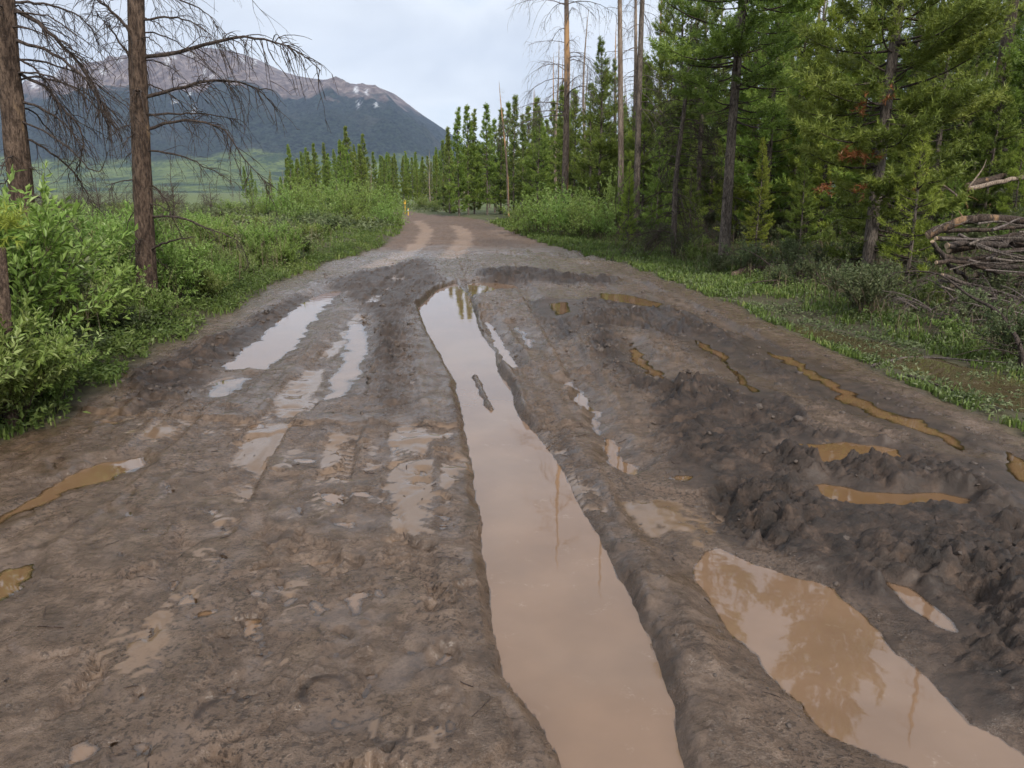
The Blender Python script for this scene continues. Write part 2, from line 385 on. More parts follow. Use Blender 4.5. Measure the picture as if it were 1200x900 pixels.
# footprints pressed into soft mud, everywhere but faint
pk = worley(X1 + 0.05 * fbm(X1, Y1, 4, 2, 50), Y1, 4.2, 9)
m += 0.008 * (sst(0.12, 0.34, pk) - 1) * sst(-0.15, 0.35, fbm(X1, Y1, 0.9, 2, 51)) + 0.004 * np.exp(-((pk - .38) / .06) ** 2)
churn = np.zeros(len(idx)); amp = np.zeros(len(idx))
for a, f, poly in CHP:
    d = sdf(poly, X1 + 0.12 * fbm(X1, Y1, 2.5, 2, 61), Y1 + 0.12 * fbm(X1, Y1, 2.5, 2, 62))
    w = sst(-f * 0.6, f * 0.6, d); churn = np.maximum(churn, w * min(1, a / 0.09)); amp = np.maximum(amp, w * a)
qx, qy = X1 + 0.07 * fbm(X1, Y1, 5, 2, 63), Y1 + 0.07 * fbm(X1, Y1, 5, 2, 64)
hf = .35 + .65 * sst(18, 8, Y1)
amp = np.maximum(amp, .04 * sst(4.6, 6.5, Y1) * sst(24, 18, Y1) * sst(-.25, .3, fbm(X1, Y1, .7, 3, 69)) * sst(.1, .5, rd[idx]))
cl = 0.75 * (1 - billow(qx, qy, 1.3, 2, 65) * 2.6) + 0.40 * (cells(qx, qy, 3.6, 2) - .3) + hf * (0.42 * (cells(qx, qy, 8.0, 3) - .25) + 0.34 * (cells(qx, qy, 17, 5) - .25) + 0.26 * fbm(X1, Y1, 26, 2, 66, .75))
m += amp * cl * (0.55 + 0.9 * sst(-0.3, 0.4, fbm(X1, Y1, 1.1, 2, 67)))
wet = np.zeros(len(idx))
for f, poly in WETP:
    d = sdf(poly, X1 + 0.45 * fbm(X1, Y1, 1.6, 4, 71, .6), Y1 + 0.9 * fbm(X1, Y1, 1.6, 4, 72, .6))
    wet = np.maximum(wet, sst(-f * 1.6, f * 1.2, d))
wet = np.maximum(wet, .55 * sst(.05, .45, fbm(X1, Y1, .55, 3, 145)) * sst(3.2, 5.5, Y1))
# hoof prints
for (hx, hy, r, hd) in HOOF:
    c = gp(hx, hy); s = np.where((np.abs(X1 - c[0]) < .25) & (np.abs(Y1 - c[1]) < .25))[0]
    if len(s) == 0: continue
    dx, dy = X1[s] - c[0], Y1[s] - c[1]
    u = dx * math.cos(hd) + dy * math.sin(hd); v = -dx * math.sin(hd) + dy * math.cos(hd)
    q = np.sqrt((u / 1.0) ** 2 + (v / 1.12) ** 2); th = np.arctan2(v, u)
    open_ = sst(-0.75, -0.35, np.sin(th))            # heel side left open
    named = r > 0.0605
    if named: churn[s] = np.maximum(churn[s], .9 * np.exp(-((q - r) / .016) ** 2) * (0.1 + .9 * open_))
    m[s] += (-(0.052 if named else 0.026) * np.exp(-((q - r) / (0.013 if named else 0.014)) ** 2) * (0.15 + 0.85 * open_)
             - (0.002 if named else 0.010) * sst(r, r * .5, q) + 0.009 * np.exp(-((q - r - .024) / .012) ** 2))
# the long slip edge left of the hoof prints
for line, dep, wd in (([(158,780),(185,730),(212,680),(235,635),(252,598)], 0.035, 0.05), ([(345,470),(368,440),(395,405),(412,385)], 0.06, 0.10), ([(640,490),(690,575),(760,700),(820,830),(850,930)], 0.03, 0.05), ([(556,440),(575,478)], -0.06, 0.07)):
    pl = np.array([gp(*q)[:2] for q in line]); best = np.full(len(idx), 9.0); side = np.zeros(len(idx))
    for (ax, ay), (bx, by) in zip(pl[:-1], pl[1:]):
        ex, ey = bx - ax, by - ay; t = np.clip(((X1 - ax) * ex + (Y1 - ay) * ey) / (ex * ex + ey * ey), 0, 1)
        dd = np.hypot(X1 - ax - ex * t, Y1 - ay - ey * t); best = np.minimum(best, dd)
    best = best + 0.03 * fbm(X1, Y1, 8, 3, 77)
    m -= dep * np.exp(-(best / wd) ** 2) * (0.6 + 0.8 * fbm(X1, Y1, 3, 2, 78))
# wheel tracks with tread marks
def track(line, wd, dep, lug=.009, shoulder=.012):
    global m
    pl = smooth2(np.array([gp(*q)[:2] for q in line])); best = np.full(len(idx), 9.0); side = np.zeros(len(idx)); run = np.zeros(len(idx)); acc_ = 0.0
    for (ax, ay), (bx, by) in zip(pl[:-1], pl[1:]):
        ex, ey = bx - ax, by - ay; ll = math.hypot(ex, ey); t = np.clip(((X1 - ax) * ex + (Y1 - ay) * ey) / (ll * ll), 0, 1)
        dd = np.hypot(X1 - ax - ex * t, Y1 - ay - ey * t); c = dd < best
        best = np.where(c, dd, best); side = np.where(c, np.sign((X1 - ax) * ey - (Y1 - ay) * ex), side); run = np.where(c, acc_ + t * ll, run); acc_ += ll
    s = best * side + .025 * fbm(X1, Y1, 2.2, 3, 131); b = np.abs(s); h = wd / 2
    fade = .45 + .75 * sst(-.35, .3, fbm(X1, Y1, .8, 2, 133))
    inn = sst(h + .025, h - .02, b)
    lugs = sst(.15, .6, np.sin((run + np.abs(s) * .7) * 2 * np.pi / .075 + 3.0 * (s > 0))) * inn
    m += fade * (-dep * inn + lug * lugs + shoulder * np.exp(-((b - h - .045) / .035) ** 2) * (1 + .8 * fbm(X1, Y1, 7, 2, 134)))
def smooth2(p, n=24):
    q = np.vstack([2 * p[0] - p[1], p, 2 * p[-1] - p[-2]]); out = []
    for t in np.linspace(0, len(p) - 1 - 1e-6, n):
        i = int(t); f = t - i; a, b, c, d = q[i:i + 4]; out.append(.5 * (2 * b + (c - a) * f + (2 * a - 5 * b + 4 * c - d) * f * f + (3 * b - a - 3 * c + d) * f ** 3))
    return np.array(out)
for ln_, wd_, dp_ in (([(-40,1000),(100,840),(200,690),(270,570),(330,480),(390,400),(440,345)], .24, .032), ([(-200,800),(-20,660),(110,575),(220,480),(300,405),(370,345)], .26, .034),
                      ([(460,1000),(470,800),(480,640),(478,520),(470,430),(468,370)], .22, .018), ([(900,1000),(805,800),(720,640),(655,520),(610,430),(570,360)], .20, .022),
                      ([(250,1000),(330,760),(380,600),(405,500),(425,420),(440,360)], .20, .016), ([(1010,560),(900,470),(820,410),(740,355),(680,322)], .30, .04), ([(1150,560),(1000,470),(900,410),(800,355),(720,322)], .30, .035),
                      ([(700,470),(660,400),(625,350),(600,320)], .28, .03), ([(345,480),(385,420),(425,370),(460,330),(490,305)], .26, .035), ([(560,330),(548,305),(540,288)], .4, .03)):
    track(ln_, wd_, dp_)
# the bank along the right of the long rut, and the broad hump beside it
rp = np.array([gp(*q)[:2] for q in [(585,420),(612,487),(634,508),(664,549),(685,594),(716,645),(746,700),(776,770),(797,830),(803,875),(812,960)]])
best = np.full(len(idx), 9.0)
for (ax, ay), (bx, by) in zip(rp[:-1], rp[1:]):
    ex, ey = bx - ax, by - ay; t = np.clip(((X1 - ax) * ex + (Y1 - ay) * ey) / (ex * ex + ey * ey), 0, 1)
    best = np.minimum(best, np.hypot(X1 - ax - ex * t, Y1 - ay - ey * t))
best = best + .035 * fbm(X1, Y1, 4.5, 3, 141, .6)
m += (0.026 + .03 * fbm(X1, Y1, 2.6, 3, 142)) * np.exp(-((best - 0.085) / 0.10) ** 2) + .012 * np.exp(-((best - 0.05) / 0.05) ** 2) * cells(X1, Y1, 9, 4)
# water standing in every small hollow of the wettest mud
thr = 0.050 + .02 * sst(4.2, 3.0, Y1) + 0.5 * sst(15, 19, Y1) + (0.0070 - 0.050) * np.clip(wet * 1.05, 0, 1) + 0.010 * fbm(X1, Y1, 1.0, 3, 97) + .5 * amp
lev = mlow - thr
seep = sst(-0.001, 0.003, lev - m) * sst(.05, .25, rd[idx])
m = np.where(seep > 0, np.maximum(m, lev), m)
dry = sst(20, 27, Y1 + 1.5 * fbm(X1, Y1, 0.4, 2, 81))
m *= 1 - 0.55 * dry
z[idx] += m * sst(-0.5, 0.15, rd[idx])
# soil outside the road
z += (1 - road) * near * 0.03 * fbm(x, y, 3.0, 3, 33)
# carve the puddles
wetd = np.zeros(x.shape); inside = np.full(x.shape, -9.0); pond = []
for p in PUD:
    P = p['poly']; lo, hi = P.min(0) - 0.7, P.max(0) + 0.7
    s = np.where((x > lo[0]) & (x < hi[0]) & (y > lo[1]) & (y < hi[1]))[0]
    if len(s) == 0: continue
    size = np.sqrt(np.prod(P.max(0) - P.min(0)))
    w = min(0.06, 0.06 * size) * (1.0 if p['n'] != 'rut' else 0.45)
    if p['n'] in ('film', 'sky', 'side', 'ditch', 'bowl', 'mid'): w *= 2.2
    fr = 3.0 if size > .6 else 9.0
    if p['n'] == 'hoof': w, fr = .34 * size, 13.0
    sx = x[s] + w * fbm(x[s], y[s], fr, 4, 91, .6); sy = y[s] + w * fbm(x[s], y[s], fr, 4, 92, .6)
    d = sdf(P, sx, sy)
    if p['n'] in ('sky', 'mid'): d = d + 0.06 * fbm(x[s], y[s], 3.2, 4, 95, .6) - .012
    p['s'], p['d'] = s, d; pond.append(p)
    inside[s] = np.maximum(inside[s], d)
for p in pond:
    s, d, Lv, wb = p['s'], p['d'], p['L'], p['wb']
    t = sst(-wb, 0, d)
    rim = Lv + 0.006 + 0.35 * np.clip(z[s] - Lv, 0.0, 0.06) * (1 - t)
    zz = z[s] * (1 - t) + rim * t
    win = min(0.12, 0.25 * wb + 0.04)
    zin = Lv - p['D'] * sst(-0.004, win, d) + 0.006 + 0.01 * sst(0, .05, d) * fbm(x[s], y[s], 5, 2, 93)
    z[s] = np.where(d > 0, zin, np.where(d > -wb, zz, z[s]))
    wetd[s] = np.maximum(wetd[s], sst(-0.22, 0.0, d))
for line in ([(557,442),(563,455),(570,470),(575,480)],):     # mud showing through in the rut
    pl = np.array([gp(*q, -.06)[:2] for q in line]); s = np.where((np.abs(x) < 2) & (y > pl[:, 1].min() - .3) & (y < pl[:, 1].max() + .3))[0]; best = np.full(len(s), 9.0)
    for (ax, ay), (bx, by) in zip(pl[:-1], pl[1:]):
        ex, ey = bx - ax, by - ay; t = np.clip(((x[s] - ax) * ex + (y[s] - ay) * ey) / (ex * ex + ey * ey), 0, 1); best = np.minimum(best, np.hypot(x[s] - ax - ex * t, y[s] - ay - ey * t))
    best += .03 * fbm(x[s], y[s], 6, 3, 151); z[s] = np.maximum(z[s], -.062 - .09 + .12 * np.exp(-(best / .052) ** 2))
for p in pond:                                   # the rim stays above each water level
    s, d = p['s'], p['d']
    k = (d < -0.015) & (d > -0.16) & (inside[s] < 0)
    z[s[k]] = np.maximum(z[s[k]], p['L'] + 0.007 + 0.05 * np.clip(-d[k] - .015, 0, .1))
wet_all = np.zeros(x.shape); wet_all[idx] = wet; wet_all = np.clip(0.8 * wet_all + 0.75 * wetd, 0, 1)
ch_all = np.zeros(x.shape); ch_all[idx] = churn
dry_all = np.zeros(x.shape); dry_all[idx] = dry
seep_all = np.zeros(x.shape); seep_all[idx] = seep
# pale dry wheel tracks at the bend
trk = np.zeros(x.shape)
for line, wd in (([(440,312),(470,296),(490,284),(500,272),(497,263),(490,257)], .30), ([(525,300),(538,288),(546,276),(540,266),(530,262)], .32), ([(595,268),(640,286),(700,305)], .9)):
    pl = np.array([gp(*q)[:2] for q in line]); best = np.full(len(idx), 9.0)
    for (ax, ay), (bx, by) in zip(pl[:-1], pl[1:]):
        ex, ey = bx - ax, by - ay; t = np.clip(((X1 - ax) * ex + (Y1 - ay) * ey) / (ex * ex + ey * ey), 0, 1)
        best = np.minimum(best, np.hypot(X1 - ax - ex * t, Y1 - ay - ey * t))
    trk[idx] = np.maximum(trk[idx], sst(wd * 1.3, wd * 0.6, best + .25 * fbm(X1, Y1, 1.2, 3, 83)) * (1 if wd < .6 else .45))
z[idx] -= 0.02 * trk[idx]
low = np.zeros(x.shape)
i0 = np.arange((ny - 1) * nx).reshape(ny - 1, nx)[:, :-1].ravel()
quads = np.stack([i0, i0 + 1, i0 + nx + 1, i0 + nx], -1)

# ---- mud material
mt = NT('wet_mud_and_soil')
co = mt.obj()
n1 = mt.noise(co, 1.3, 6, .6); n2 = mt.noise(co, 8.0, 8, .72); n3 = mt.noise(co, 48.0, 5, .7); n4 = mt.noise(co, 0.35, 4); n5 = mt.noise(co, 150.0, 3, .7)
mud = mt.ramp(n2, [(0.36, (.052, .034, .023)), (0.5, (.118, .080, .056)), (0.64, (.180, .127, .093))])
mud = mt.mix(mt.ramp(n1, [(0.40, 0), (0.62, .6)]), mud, (.140, .092, .062))
dark = mt.ramp(n2, [(0.38, (.012, .0075, .005)), (0.52, (.036, .022, .0145)), (0.66, (.085, .053, .035))])
cf = mt.math('MULTIPLY_ADD', mt.attr('churn'), 1.15, mt.math('MULTIPLY_ADD', n1, 0.9, -0.45), clamp=True)
cf = mt.math('MULTIPLY', cf, mt.math('MULTIPLY_ADD', mt.attr('churn'), 1.0, 0.35, clamp=True))
c = mt.mix(cf, mud, dark)
speck = mt.math('MULTIPLY', mt.ramp(n3, [(0.51, 0), (0.59, .85)]), mt.ramp(n1, [(.42, .25), (.56, 1)]))
c = mt.mix(speck, c, (.024, .015, .010))
c = mt.mix(mt.ramp(n5, [(0.56, 0), (0.68, .5)]), c, (.026, .016, .011))
c = mt.mix(mt.ramp(n5, [(0.28, .2), (0.38, 0)]), c, (.27, .205, .16))
dr = mt.mix(mt.ramp(n2, [(.35, 0), (.65, 1)]), (.075, .048, .033), (.155, .102, .072))
c = mt.mix(mt.attr('dry'), c, dr)
c = mt.mix(mt.attr('track'), c, (.21, .145, .105))
soil = mt.mix(n2, (.030, .026, .014), (.085, .075, .035))
mead = mt.mix(mt.ramp(n4, [(.35, 0), (.65, 1)]), (.07, .105, .032), (.115, .135, .055))
dist = mt.n('ShaderNodeSeparateXYZ'); mt.t.links.new(co, dist.inputs[0])
soil = mt.mix(mt.math('MULTIPLY_ADD', dist.outputs['Y'], 1 / 60.0, -0.5, clamp=True), soil, mead)
c = mt.mix(mt.attr('road'), soil, c)
wetf = mt.math('MULTIPLY', mt.attr('wet'), mt.attr('road'))
c = mt.mix(mt.math('MULTIPLY', wetf, .5), c, (.058, .040, .029))
c = mt.mix(mt.math('MULTIPLY', mt.attr('seep'), .7), c, (.17, .112, .072))
film = mt.math('MULTIPLY_ADD', mt.ramp(mt.noise(co, 4.2, 5, .6), [(.36, 0), (.60, 1)]), mt.math('MULTIPLY_ADD', wetf, .8, .55), 0.0, clamp=True)
ro = mt.math('MULTIPLY_ADD', film, -0.52, mt.math('MULTIPLY_ADD', n2, 0.34, 0.20))
ro = mt.math('MAXIMUM', ro, mt.math('MULTIPLY', mt.attr('churn'), .58)); ro = mt.math('MAXIMUM', ro, 0.10); sp = mt.attr('seep')
ro = mt.math('MULTIPLY', ro, mt.math('MULTIPLY_ADD', sp, -.88, 1.0))
ro = mt.math('MAXIMUM', ro, mt.math('MULTIPLY_ADD', mt.attr('road'), -0.95, 0.95))
ro = mt.math('MAXIMUM', ro, mt.math('MULTIPLY', mt.attr('dry'), .75))
hh = mt.math('ADD', mt.math('MULTIPLY', n2, .9), mt.math('ADD', mt.math('MULTIPLY', n3, .75), mt.math('MULTIPLY', n5, .35)))
bs = mt.math('MULTIPLY', mt.math('MULTIPLY_ADD', film, -0.55, 0.8), mt.math('MULTIPLY_ADD', sp, -.97, 1.0))
bn = mt.n('ShaderNodeBump'); mt.set(bn, Height=hh, Strength=bs, Distance=0.03)
GROUND_MAT = mt.done(mt.bsdf(Base_Color=c, Roughness=ro, Normal=bn.outputs['Normal'], Specular_IOR_Level=0.42))
gm = mesh_np('ground', np.stack([x, y, z], -1), quads=quads, mat=GROUND_MAT,
             attrs={'road': road, 'wet': wet_all, 'churn': ch_all, 'dry': dry_all, 'track': trk, 'seep': seep_all})
ground = link(bpy.data.objects.new('ground', gm), kind='structure')
ground['label'] = 'rutted wet mud road between grassy verges and the meadow around it'
# height lookup for placing things
Zg = z.reshape(ny, nx)
def hz(px, py):
    px = np.asarray(px, float); py = np.asarray(py, float)
    i = np.clip(np.searchsorted(xs, px) - 1, 0, nx - 2); j = np.clip(np.searchsorted(ys, py) - 1, 0, ny - 2)
    fx = np.clip((px - xs[i]) / (xs[i + 1] - xs[i]), 0, 1); fy = np.clip((py - ys[j]) / (ys[j + 1] - ys[j]), 0, 1)
    return (Zg[j, i] * (1 - fx) + Zg[j, i + 1] * fx) * (1 - fy) + (Zg[j + 1, i] * (1 - fx) + Zg[j + 1, i + 1] * fx) * fy
RDg = rd.reshape(ny, nx)
def rdist(px, py):                       # distance into the road (+) or away from it (-)
    i = np.clip(np.searchsorted(xs, px), 0, nx - 1); j = np.clip(np.searchsorted(ys, py), 0, ny - 1)
    return RDg[j, i]
def gh(px, py):
    """where the ray through a pixel meets the ground"""
    d = ray(px, py); t = 1.0
    for k in range(400):
        q = np.array([0, 0, CAMH]) + d * t
        if q[2] <= float(hz(q[0], q[1])): break
        t *= 1.012
    return np.array([q[0], q[1], float(hz(q[0], q[1]))])

# ---- water
WM = {}
def water_mat(c):
    key = round(c, 1)
    if key in WM: return WM[key]
    w = NT('muddy_water_%d' % int(key * 10)); co = w.obj()
    a = np.array((.185, .115, .072)); b = np.array((.155, .088, .042)); dk = np.array((.075, .058, .030))
    col = a + (b - a) * min(key, 1) if key <= 1 else dk
    n = w.noise(co, 2.6, 4); nf = w.noise(co, 30, 3)
    cc = w.mix(w.ramp(n, [(.35, 0), (.7, 1)]), tuple(col * .86), tuple(col * 1.06))
    bp = w.bump(w.math('ADD', w.noise(co, 5.0, 2), w.math('MULTIPLY', nf, .05)), 0.035, 0.02)
    scum = w.math('MULTIPLY', w.ramp(w.noise(co, 7.0, 6, .7, .6), [(.60, 0), (.70, .35)]), w.ramp(w.noise(co, 90.0, 3, .7), [(.45, 0), (.6, 1)]))
    cc = w.mix(scum, cc, (.40, .32, .25))
    df = w.n('ShaderNodeBsdfDiffuse'); w.set(df, Color=cc)
    tr = w.n('ShaderNodeBsdfTransparent'); w.set(tr, Color=(.86, .78, .68, 1))
    gl = w.n('ShaderNodeBsdfGlossy'); w.set(gl, Color=(1, 1, 1, 1), Roughness=.02, Normal=bp)
    body = w.n('ShaderNodeMixShader'); tf = w.ramp(w.attr('depth'), [(0.0, 0.0), (.003, .25), (.010, .85), (.018, 1.0)])
    w.t.links.new(tf, body.inputs[0]); w.t.links.new(tr.outputs[0], body.inputs[1]); w.t.links.new(df.outputs[0], body.inputs[2])
    fr = w.n('ShaderNodeFresnel'); w.set(fr, IOR=1.6, Normal=bp); top = w.n('ShaderNodeMixShader')
    w.t.links.new(fr.outputs[0], top.inputs[0]); w.t.links.new(body.outputs[0], top.inputs[1]); w.t.links.new(gl.outputs[0], top.inputs[2])
    WM[key] = w.done(top.outputs[0])
    return WM[key]
PLAB = {'rut': 'long muddy brown puddle filling the deep wheel rut', 'rut branch': 'narrow water strip beside the head of the long rut', 'rut head': 'shallow brown pool at the far head of the long rut',
        'wide': 'broad muddy puddle mirroring a pine and bare trees', 'strip': 'small elongated puddle against the dark churned mud', 'bowl': 'orange brown pool between churned mud ridges',
        'sky': 'shallow sheet of water shining with sky', 'side': 'thin puddle in the wheel track beside the shrubs', 'mid': 'small clear puddle in the churned lane', 'film': 'thin orange brown runoff trickle over the mud',
        'dark': 'dark shallow puddle by the grass verge', 'ditch': 'dark standing water in the grassy ditch', 'far': 'faint shallow pool in trampled mud', 'hoof': 'tiny water filled hoof print'}
for p in pond:
    P = p['poly']; lo, hi = P.min(0) - 0.16, P.max(0) + 0.16
    st = max(0.012, min(0.028, (hi - lo).max() / 90))
    gx = np.arange(lo[0], hi[0] + st, st); gy = np.arange(lo[1], hi[1] + st, st)
    GX, GY = np.meshgrid(gx, gy)
    d = sdf(P, GX.ravel(), GY.ravel())
    mar = -0.05 if p['n'] == 'hoof' else -0.11
    keep = (d > mar).reshape(GX.shape)
    kq = keep[:-1, :-1] & keep[1:, :-1] & keep[:-1, 1:] & keep[1:, 1:]
    jj, ii = np.where(kq)
    if len(jj) == 0: continue
    b = jj * len(gx) + ii
    q = np.stack([b, b + 1, b + len(gx) + 1, b + len(gx)], -1)
    u, inv = np.unique(q.ravel(), return_inverse=True)
    V = np.stack([GX.ravel()[u], GY.ravel()[u], np.full(len(u), p['L'])], -1)
    me = mesh_np('puddle', V, quads=inv.reshape(-1, 4), mat=water_mat(p['c']), attrs={'depth': np.clip(p['L'] - hz(V[:, 0], V[:, 1]), 0, 1)})
    o = link(bpy.data.objects.new('puddle', me), kind='structure'); o['label'] = PLAB[p['n']]
print('GROUND', nx, ny, len(quads), 'puddles', len(pond))
# ================================================================== THE MOUNTAIN
RY = 6400.0
SKY_PX = [(-900,150),(-700,120),(-500,135),(-300,95),(-150,110),(-40,120),(30,112),(75,78),(110,72),(150,66),(185,59),(235,56),(275,60),(310,70),(350,86),(395,97),(432,100),(452,108),(475,122),(500,138),(522,154),(545,172),(580,190),(640,205),(760,212),(900,214),(1300,214)]
prof = np.array([pd(px, py, RY) for px, py in SKY_PX])
mx_ = np.concatenate([np.linspace(-9500, -4700, 60)[:-1], np.linspace(-4700, -200, 300)[:-1], np.linspace(-200, 4200, 60)]); my_ = np.concatenate([np.linspace(1500, 3000, 25)[:-1], np.linspace(3000, 4800, 70)[:-1], np.linspace(4800, 6900, 110)])
MX, MY = np.meshgrid(mx_, my_); fx, fy = MX.ravel(), MY.ravel()
wxm = fx + 260 * fbm(fx, fy, 1 / 1500.0, 3, 5)
Hr = np.interp(wxm * RY / np.clip(fy, 2500, 6900), prof[:, 0], prof[:, 2])
t = np.clip((fy - 2300) / (RY - 2300), 0, 1.0)
shape = 0.13 * sst(0.0, 0.42, t) + 0.87 * np.clip((t - 0.22) / 0.78, 0, 1) ** 1.25
shape = np.where(fy > RY, 1 - ((fy - RY) / 1400) ** 2, shape)
rid = 1 - 2 * billow(fx + 0.35 * fy, fy * 0.45, 1 / 620.0, 5, 6)
amp_ = np.clip(Hr / 800, 0.05, 1) * sst(0.25, 0.5, t) * (1 - 0.93 * sst(0.80, 1.0, t))
fz = Hr * shape + 170 * rid * amp_ + 14 * fbm(fx, fy, 1 / 110.0, 3, 8) * amp_ - 4 * (fy < 1650)
fz = np.where(fy < 2300, -3 + 0 * fz, fz - 3)
nmx, nmy = len(mx_), len(my_)
i0 = np.arange((nmy - 1) * nmx).reshape(nmy - 1, nmx)[:, :-1].ravel()
mq = np.stack([i0, i0 + 1, i0 + nmx + 1, i0 + nmx], -1)
# snow banks lie where the photograph shows them (on the slope, in hollows below the ridge)
snow = np.zeros(fx.shape)
elev = (fz - CAMH) / fy
U = (elev * CP + SP) / (CP - elev * SP); PYm = 450 - U * FPX; PXm = 600 + fx / fy * (CP + U * SP) * FPX
wpx = PXm + 4 * fbm(fx, fz * 2, 1 / 60.0, 4, 11, .7); wpy = PYm + 4 * fbm(fx, fz * 2, 1 / 60.0, 4, 12, .7)
sn = np.random.default_rng(5)
SN = [(196,72,3,6),(226,64,3,4),(219,62,3,2),(203,66,3,3),(285,70,4,3),(299,73,3,2.5),(240,84,2.5,2.5),(248,89,4,1.5),(140,70,5,2),(417,106,4,4.5),(430,107,3,3),(228,128,2,7),(205,118,3,3),(223,110,2,3),(120,84,4,4),(65,86,5,5),(82,80,3,3),(40,100,5,4),(420,123,2.5,4),(440,122,2,3)]
for (a, b, rx, ry) in SN:
    snow = np.maximum(snow, sst(1.25, 0.8, np.hypot((wpx - a) / (rx * .75), (wpy - b) / (ry * .95))))
mm = NT('mountain_slopes'); co = mm.obj()
sep = mm.n('ShaderNodeSeparateXYZ'); mm.t.links.new(co, sep.inputs[0]); zz = sep.outputs['Z']
n1 = mm.noise(co, 0.0035, 6, .6); n2 = mm.noise(co, 0.018, 5, .65); n3 = mm.noise(co, 0.06, 3, .6)
rock = mm.ramp(n2, [(.38, (.085, .064, .057)), (.5, (.150, .114, .100)), (.62, (.25, .205, .185))])
forest = mm.ramp(n3, [(.40, (.003, .007, .009)), (.58, (.030, .044, .034))])
forest = mm.mix(mm.ramp(n1, [(.55, 0), (.66, .35)]), forest, (.07, .07, .06))
mead = mm.ramp(n2, [(.36, (.055, .080, .026)), (.52, (.125, .165, .050)), (.66, (.16, .19, .065))])
mead = mm.mix(mm.ramp(mm.noise(co, .009, 6, .7), [(.50, 0), (.56, .85)]), mead, (.018, .038, .022))
tl = mm.math('MULTIPLY_ADD', n1, 420.0, 0.0)
tl = mm.math('ADD', tl, mm.math('MULTIPLY', n2, 120.0))
f1 = mm.math('MULTIPLY_ADD', mm.math('SUBTRACT', zz, tl), 1 / 45.0, -6.9, clamp=True)
f0 = mm.math('MULTIPLY_ADD', mm.math('ADD', zz, mm.math('MULTIPLY', mm.math('ADD', n1, mm.math('MULTIPLY', n2, .5)), -230.0)), 1 / 40.0, 1.2, clamp=True)
c = mm.mix(f0, mead, forest); c = mm.mix(f1, c, rock)
c = mm.mix(mm.math('MULTIPLY', mm.attr('snow'), mm.ramp(n3, [(.36, .15), (.56, .85)])), c, (.74, .76, .80))
MM = mm.done(mm.bsdf(Base_Color=c, Roughness=.95, Specular_IOR_Level=0.1, Normal=mm.bump(n2, .8, 40.0)))
me = mesh_np('mountain', np.stack([fx, fy, fz], -1), quads=mq, mat=MM, attrs={'snow': snow})
link(bpy.data.objects.new('mountain', me), kind='structure', label='long bare ridge with snow patches above dark forest')

# ---- the air between (closed box, sky outside)
hv = NT('valley_air'); pv = hv.n('ShaderNodeVolumePrincipled')
hv.set(pv, Color=(.46, .58, .84, 1), Density=6.2e-5, Anisotropy=0.0)
hv.t.links.new(pv.outputs[0], hv.out.inputs['Volume'])
bx = np.array([(sx, sy, sz) for sz in (-60, 1500) for sy in (-300, 9000) for sx in (-11000, 5500)], float)
hq = [(0, 2, 3, 1), (4, 5, 7, 6), (0, 1, 5, 4), (2, 6, 7, 3), (0, 4, 6, 2), (1, 3, 7, 5)]
link(bpy.data.objects.new('haze', mesh_np('haze', bx, quads=hq, mat=hv.m, smooth=False)), kind='stuff', label='pale blue air thickening toward the mountain')
# ================================================================== PLANT MATERIALS
def leaf_mat(name, stops, trans=0.3, rough=0.5, hue=0.03, val=0.25):
    m = NT(name)
    c = m.ramp(m.attr('tint'), stops)
    rnd = m.n('ShaderNodeObjectInfo').outputs['Random']
    hs = m.n('ShaderNodeHueSaturation')
    m.set(hs, Color=c, Hue=m.math('MULTIPLY_ADD', rnd, hue, 0.5 - hue / 2), Value=m.math('MULTIPLY_ADD', rnd, val, 1 - val / 2))
    b = m.bsdf(Base_Color=hs.outputs['Color'], Roughness=rough, Specular_IOR_Level=0.35)
    tr = m.n('ShaderNodeBsdfTranslucent'); m.set(tr, Color=hs.outputs['Color'])
    ms = m.n('ShaderNodeMixShader'); ms.inputs[0].default_value = trans
    m.t.links.new(b, ms.inputs[1]); m.t.links.new(tr.outputs[0], ms.inputs[2])
    return m.done(ms.outputs[0])
def bark_mat(name, a, b, patch=None, pw=(.62, .68), scale=14, stretch=0.22, bump=1.0, dist=.03, psc=3.0):
    m = NT(name); co = m.obj()
    mp = m.n('ShaderNodeMapping'); m.set(mp, Vector=co, Scale=(1, 1, stretch)); v = mp.outputs['Vector']
    n = m.noise(v, scale, 6, .7); n2 = m.noise(v, scale * 4, 4, .65)
    c = m.ramp(n, [(.36, a), (.62, b)])
    c = m.mix(m.ramp(n2, [(.42, .6), (.55, 0)]), c, tuple(.35 * q for q in a))
    if patch is not None:
        pn = m.noise(v, psc, 4, .6); c = m.mix(m.ramp(pn, [(pw[0], 0), (pw[1], 1)]), c, patch)
    h = m.math('ADD', m.math('MULTIPLY', n, .7), m.math('MULTIPLY', n2, .5))
    return m.done(m.bsdf(Base_Color=c, Roughness=.9, Specular_IOR_Level=.2, Normal=m.bump(h, bump, dist)))
NEEDLE = leaf_mat('pine_needles', [(0, (.075, .110, .018)), (.5, (.175, .245, .044)), (1, (.29, .355, .075))], .38)
NEEDLE_Y = leaf_mat('young_pine_needles', [(0, (.12, .16, .022)), (.5, (.25, .305, .045)), (1, (.36, .41, .078))], .4)
NEEDLE_B = leaf_mat('blue_green_needles', [(0, (.058, .095, .024)), (.5, (.155, .215, .050)), (1, (.26, .31, .078))], .38)
RUST = leaf_mat('rust_needles', [(0, (.16, .055, .018)), (1, (.30, .12, .04))], .2, hue=.0)
WILLOW = leaf_mat('willow_leaves', [(0, (.09, .14, .026)), (.5, (.205, .275, .066)), (1, (.38, .43, .18))], .4, .4)
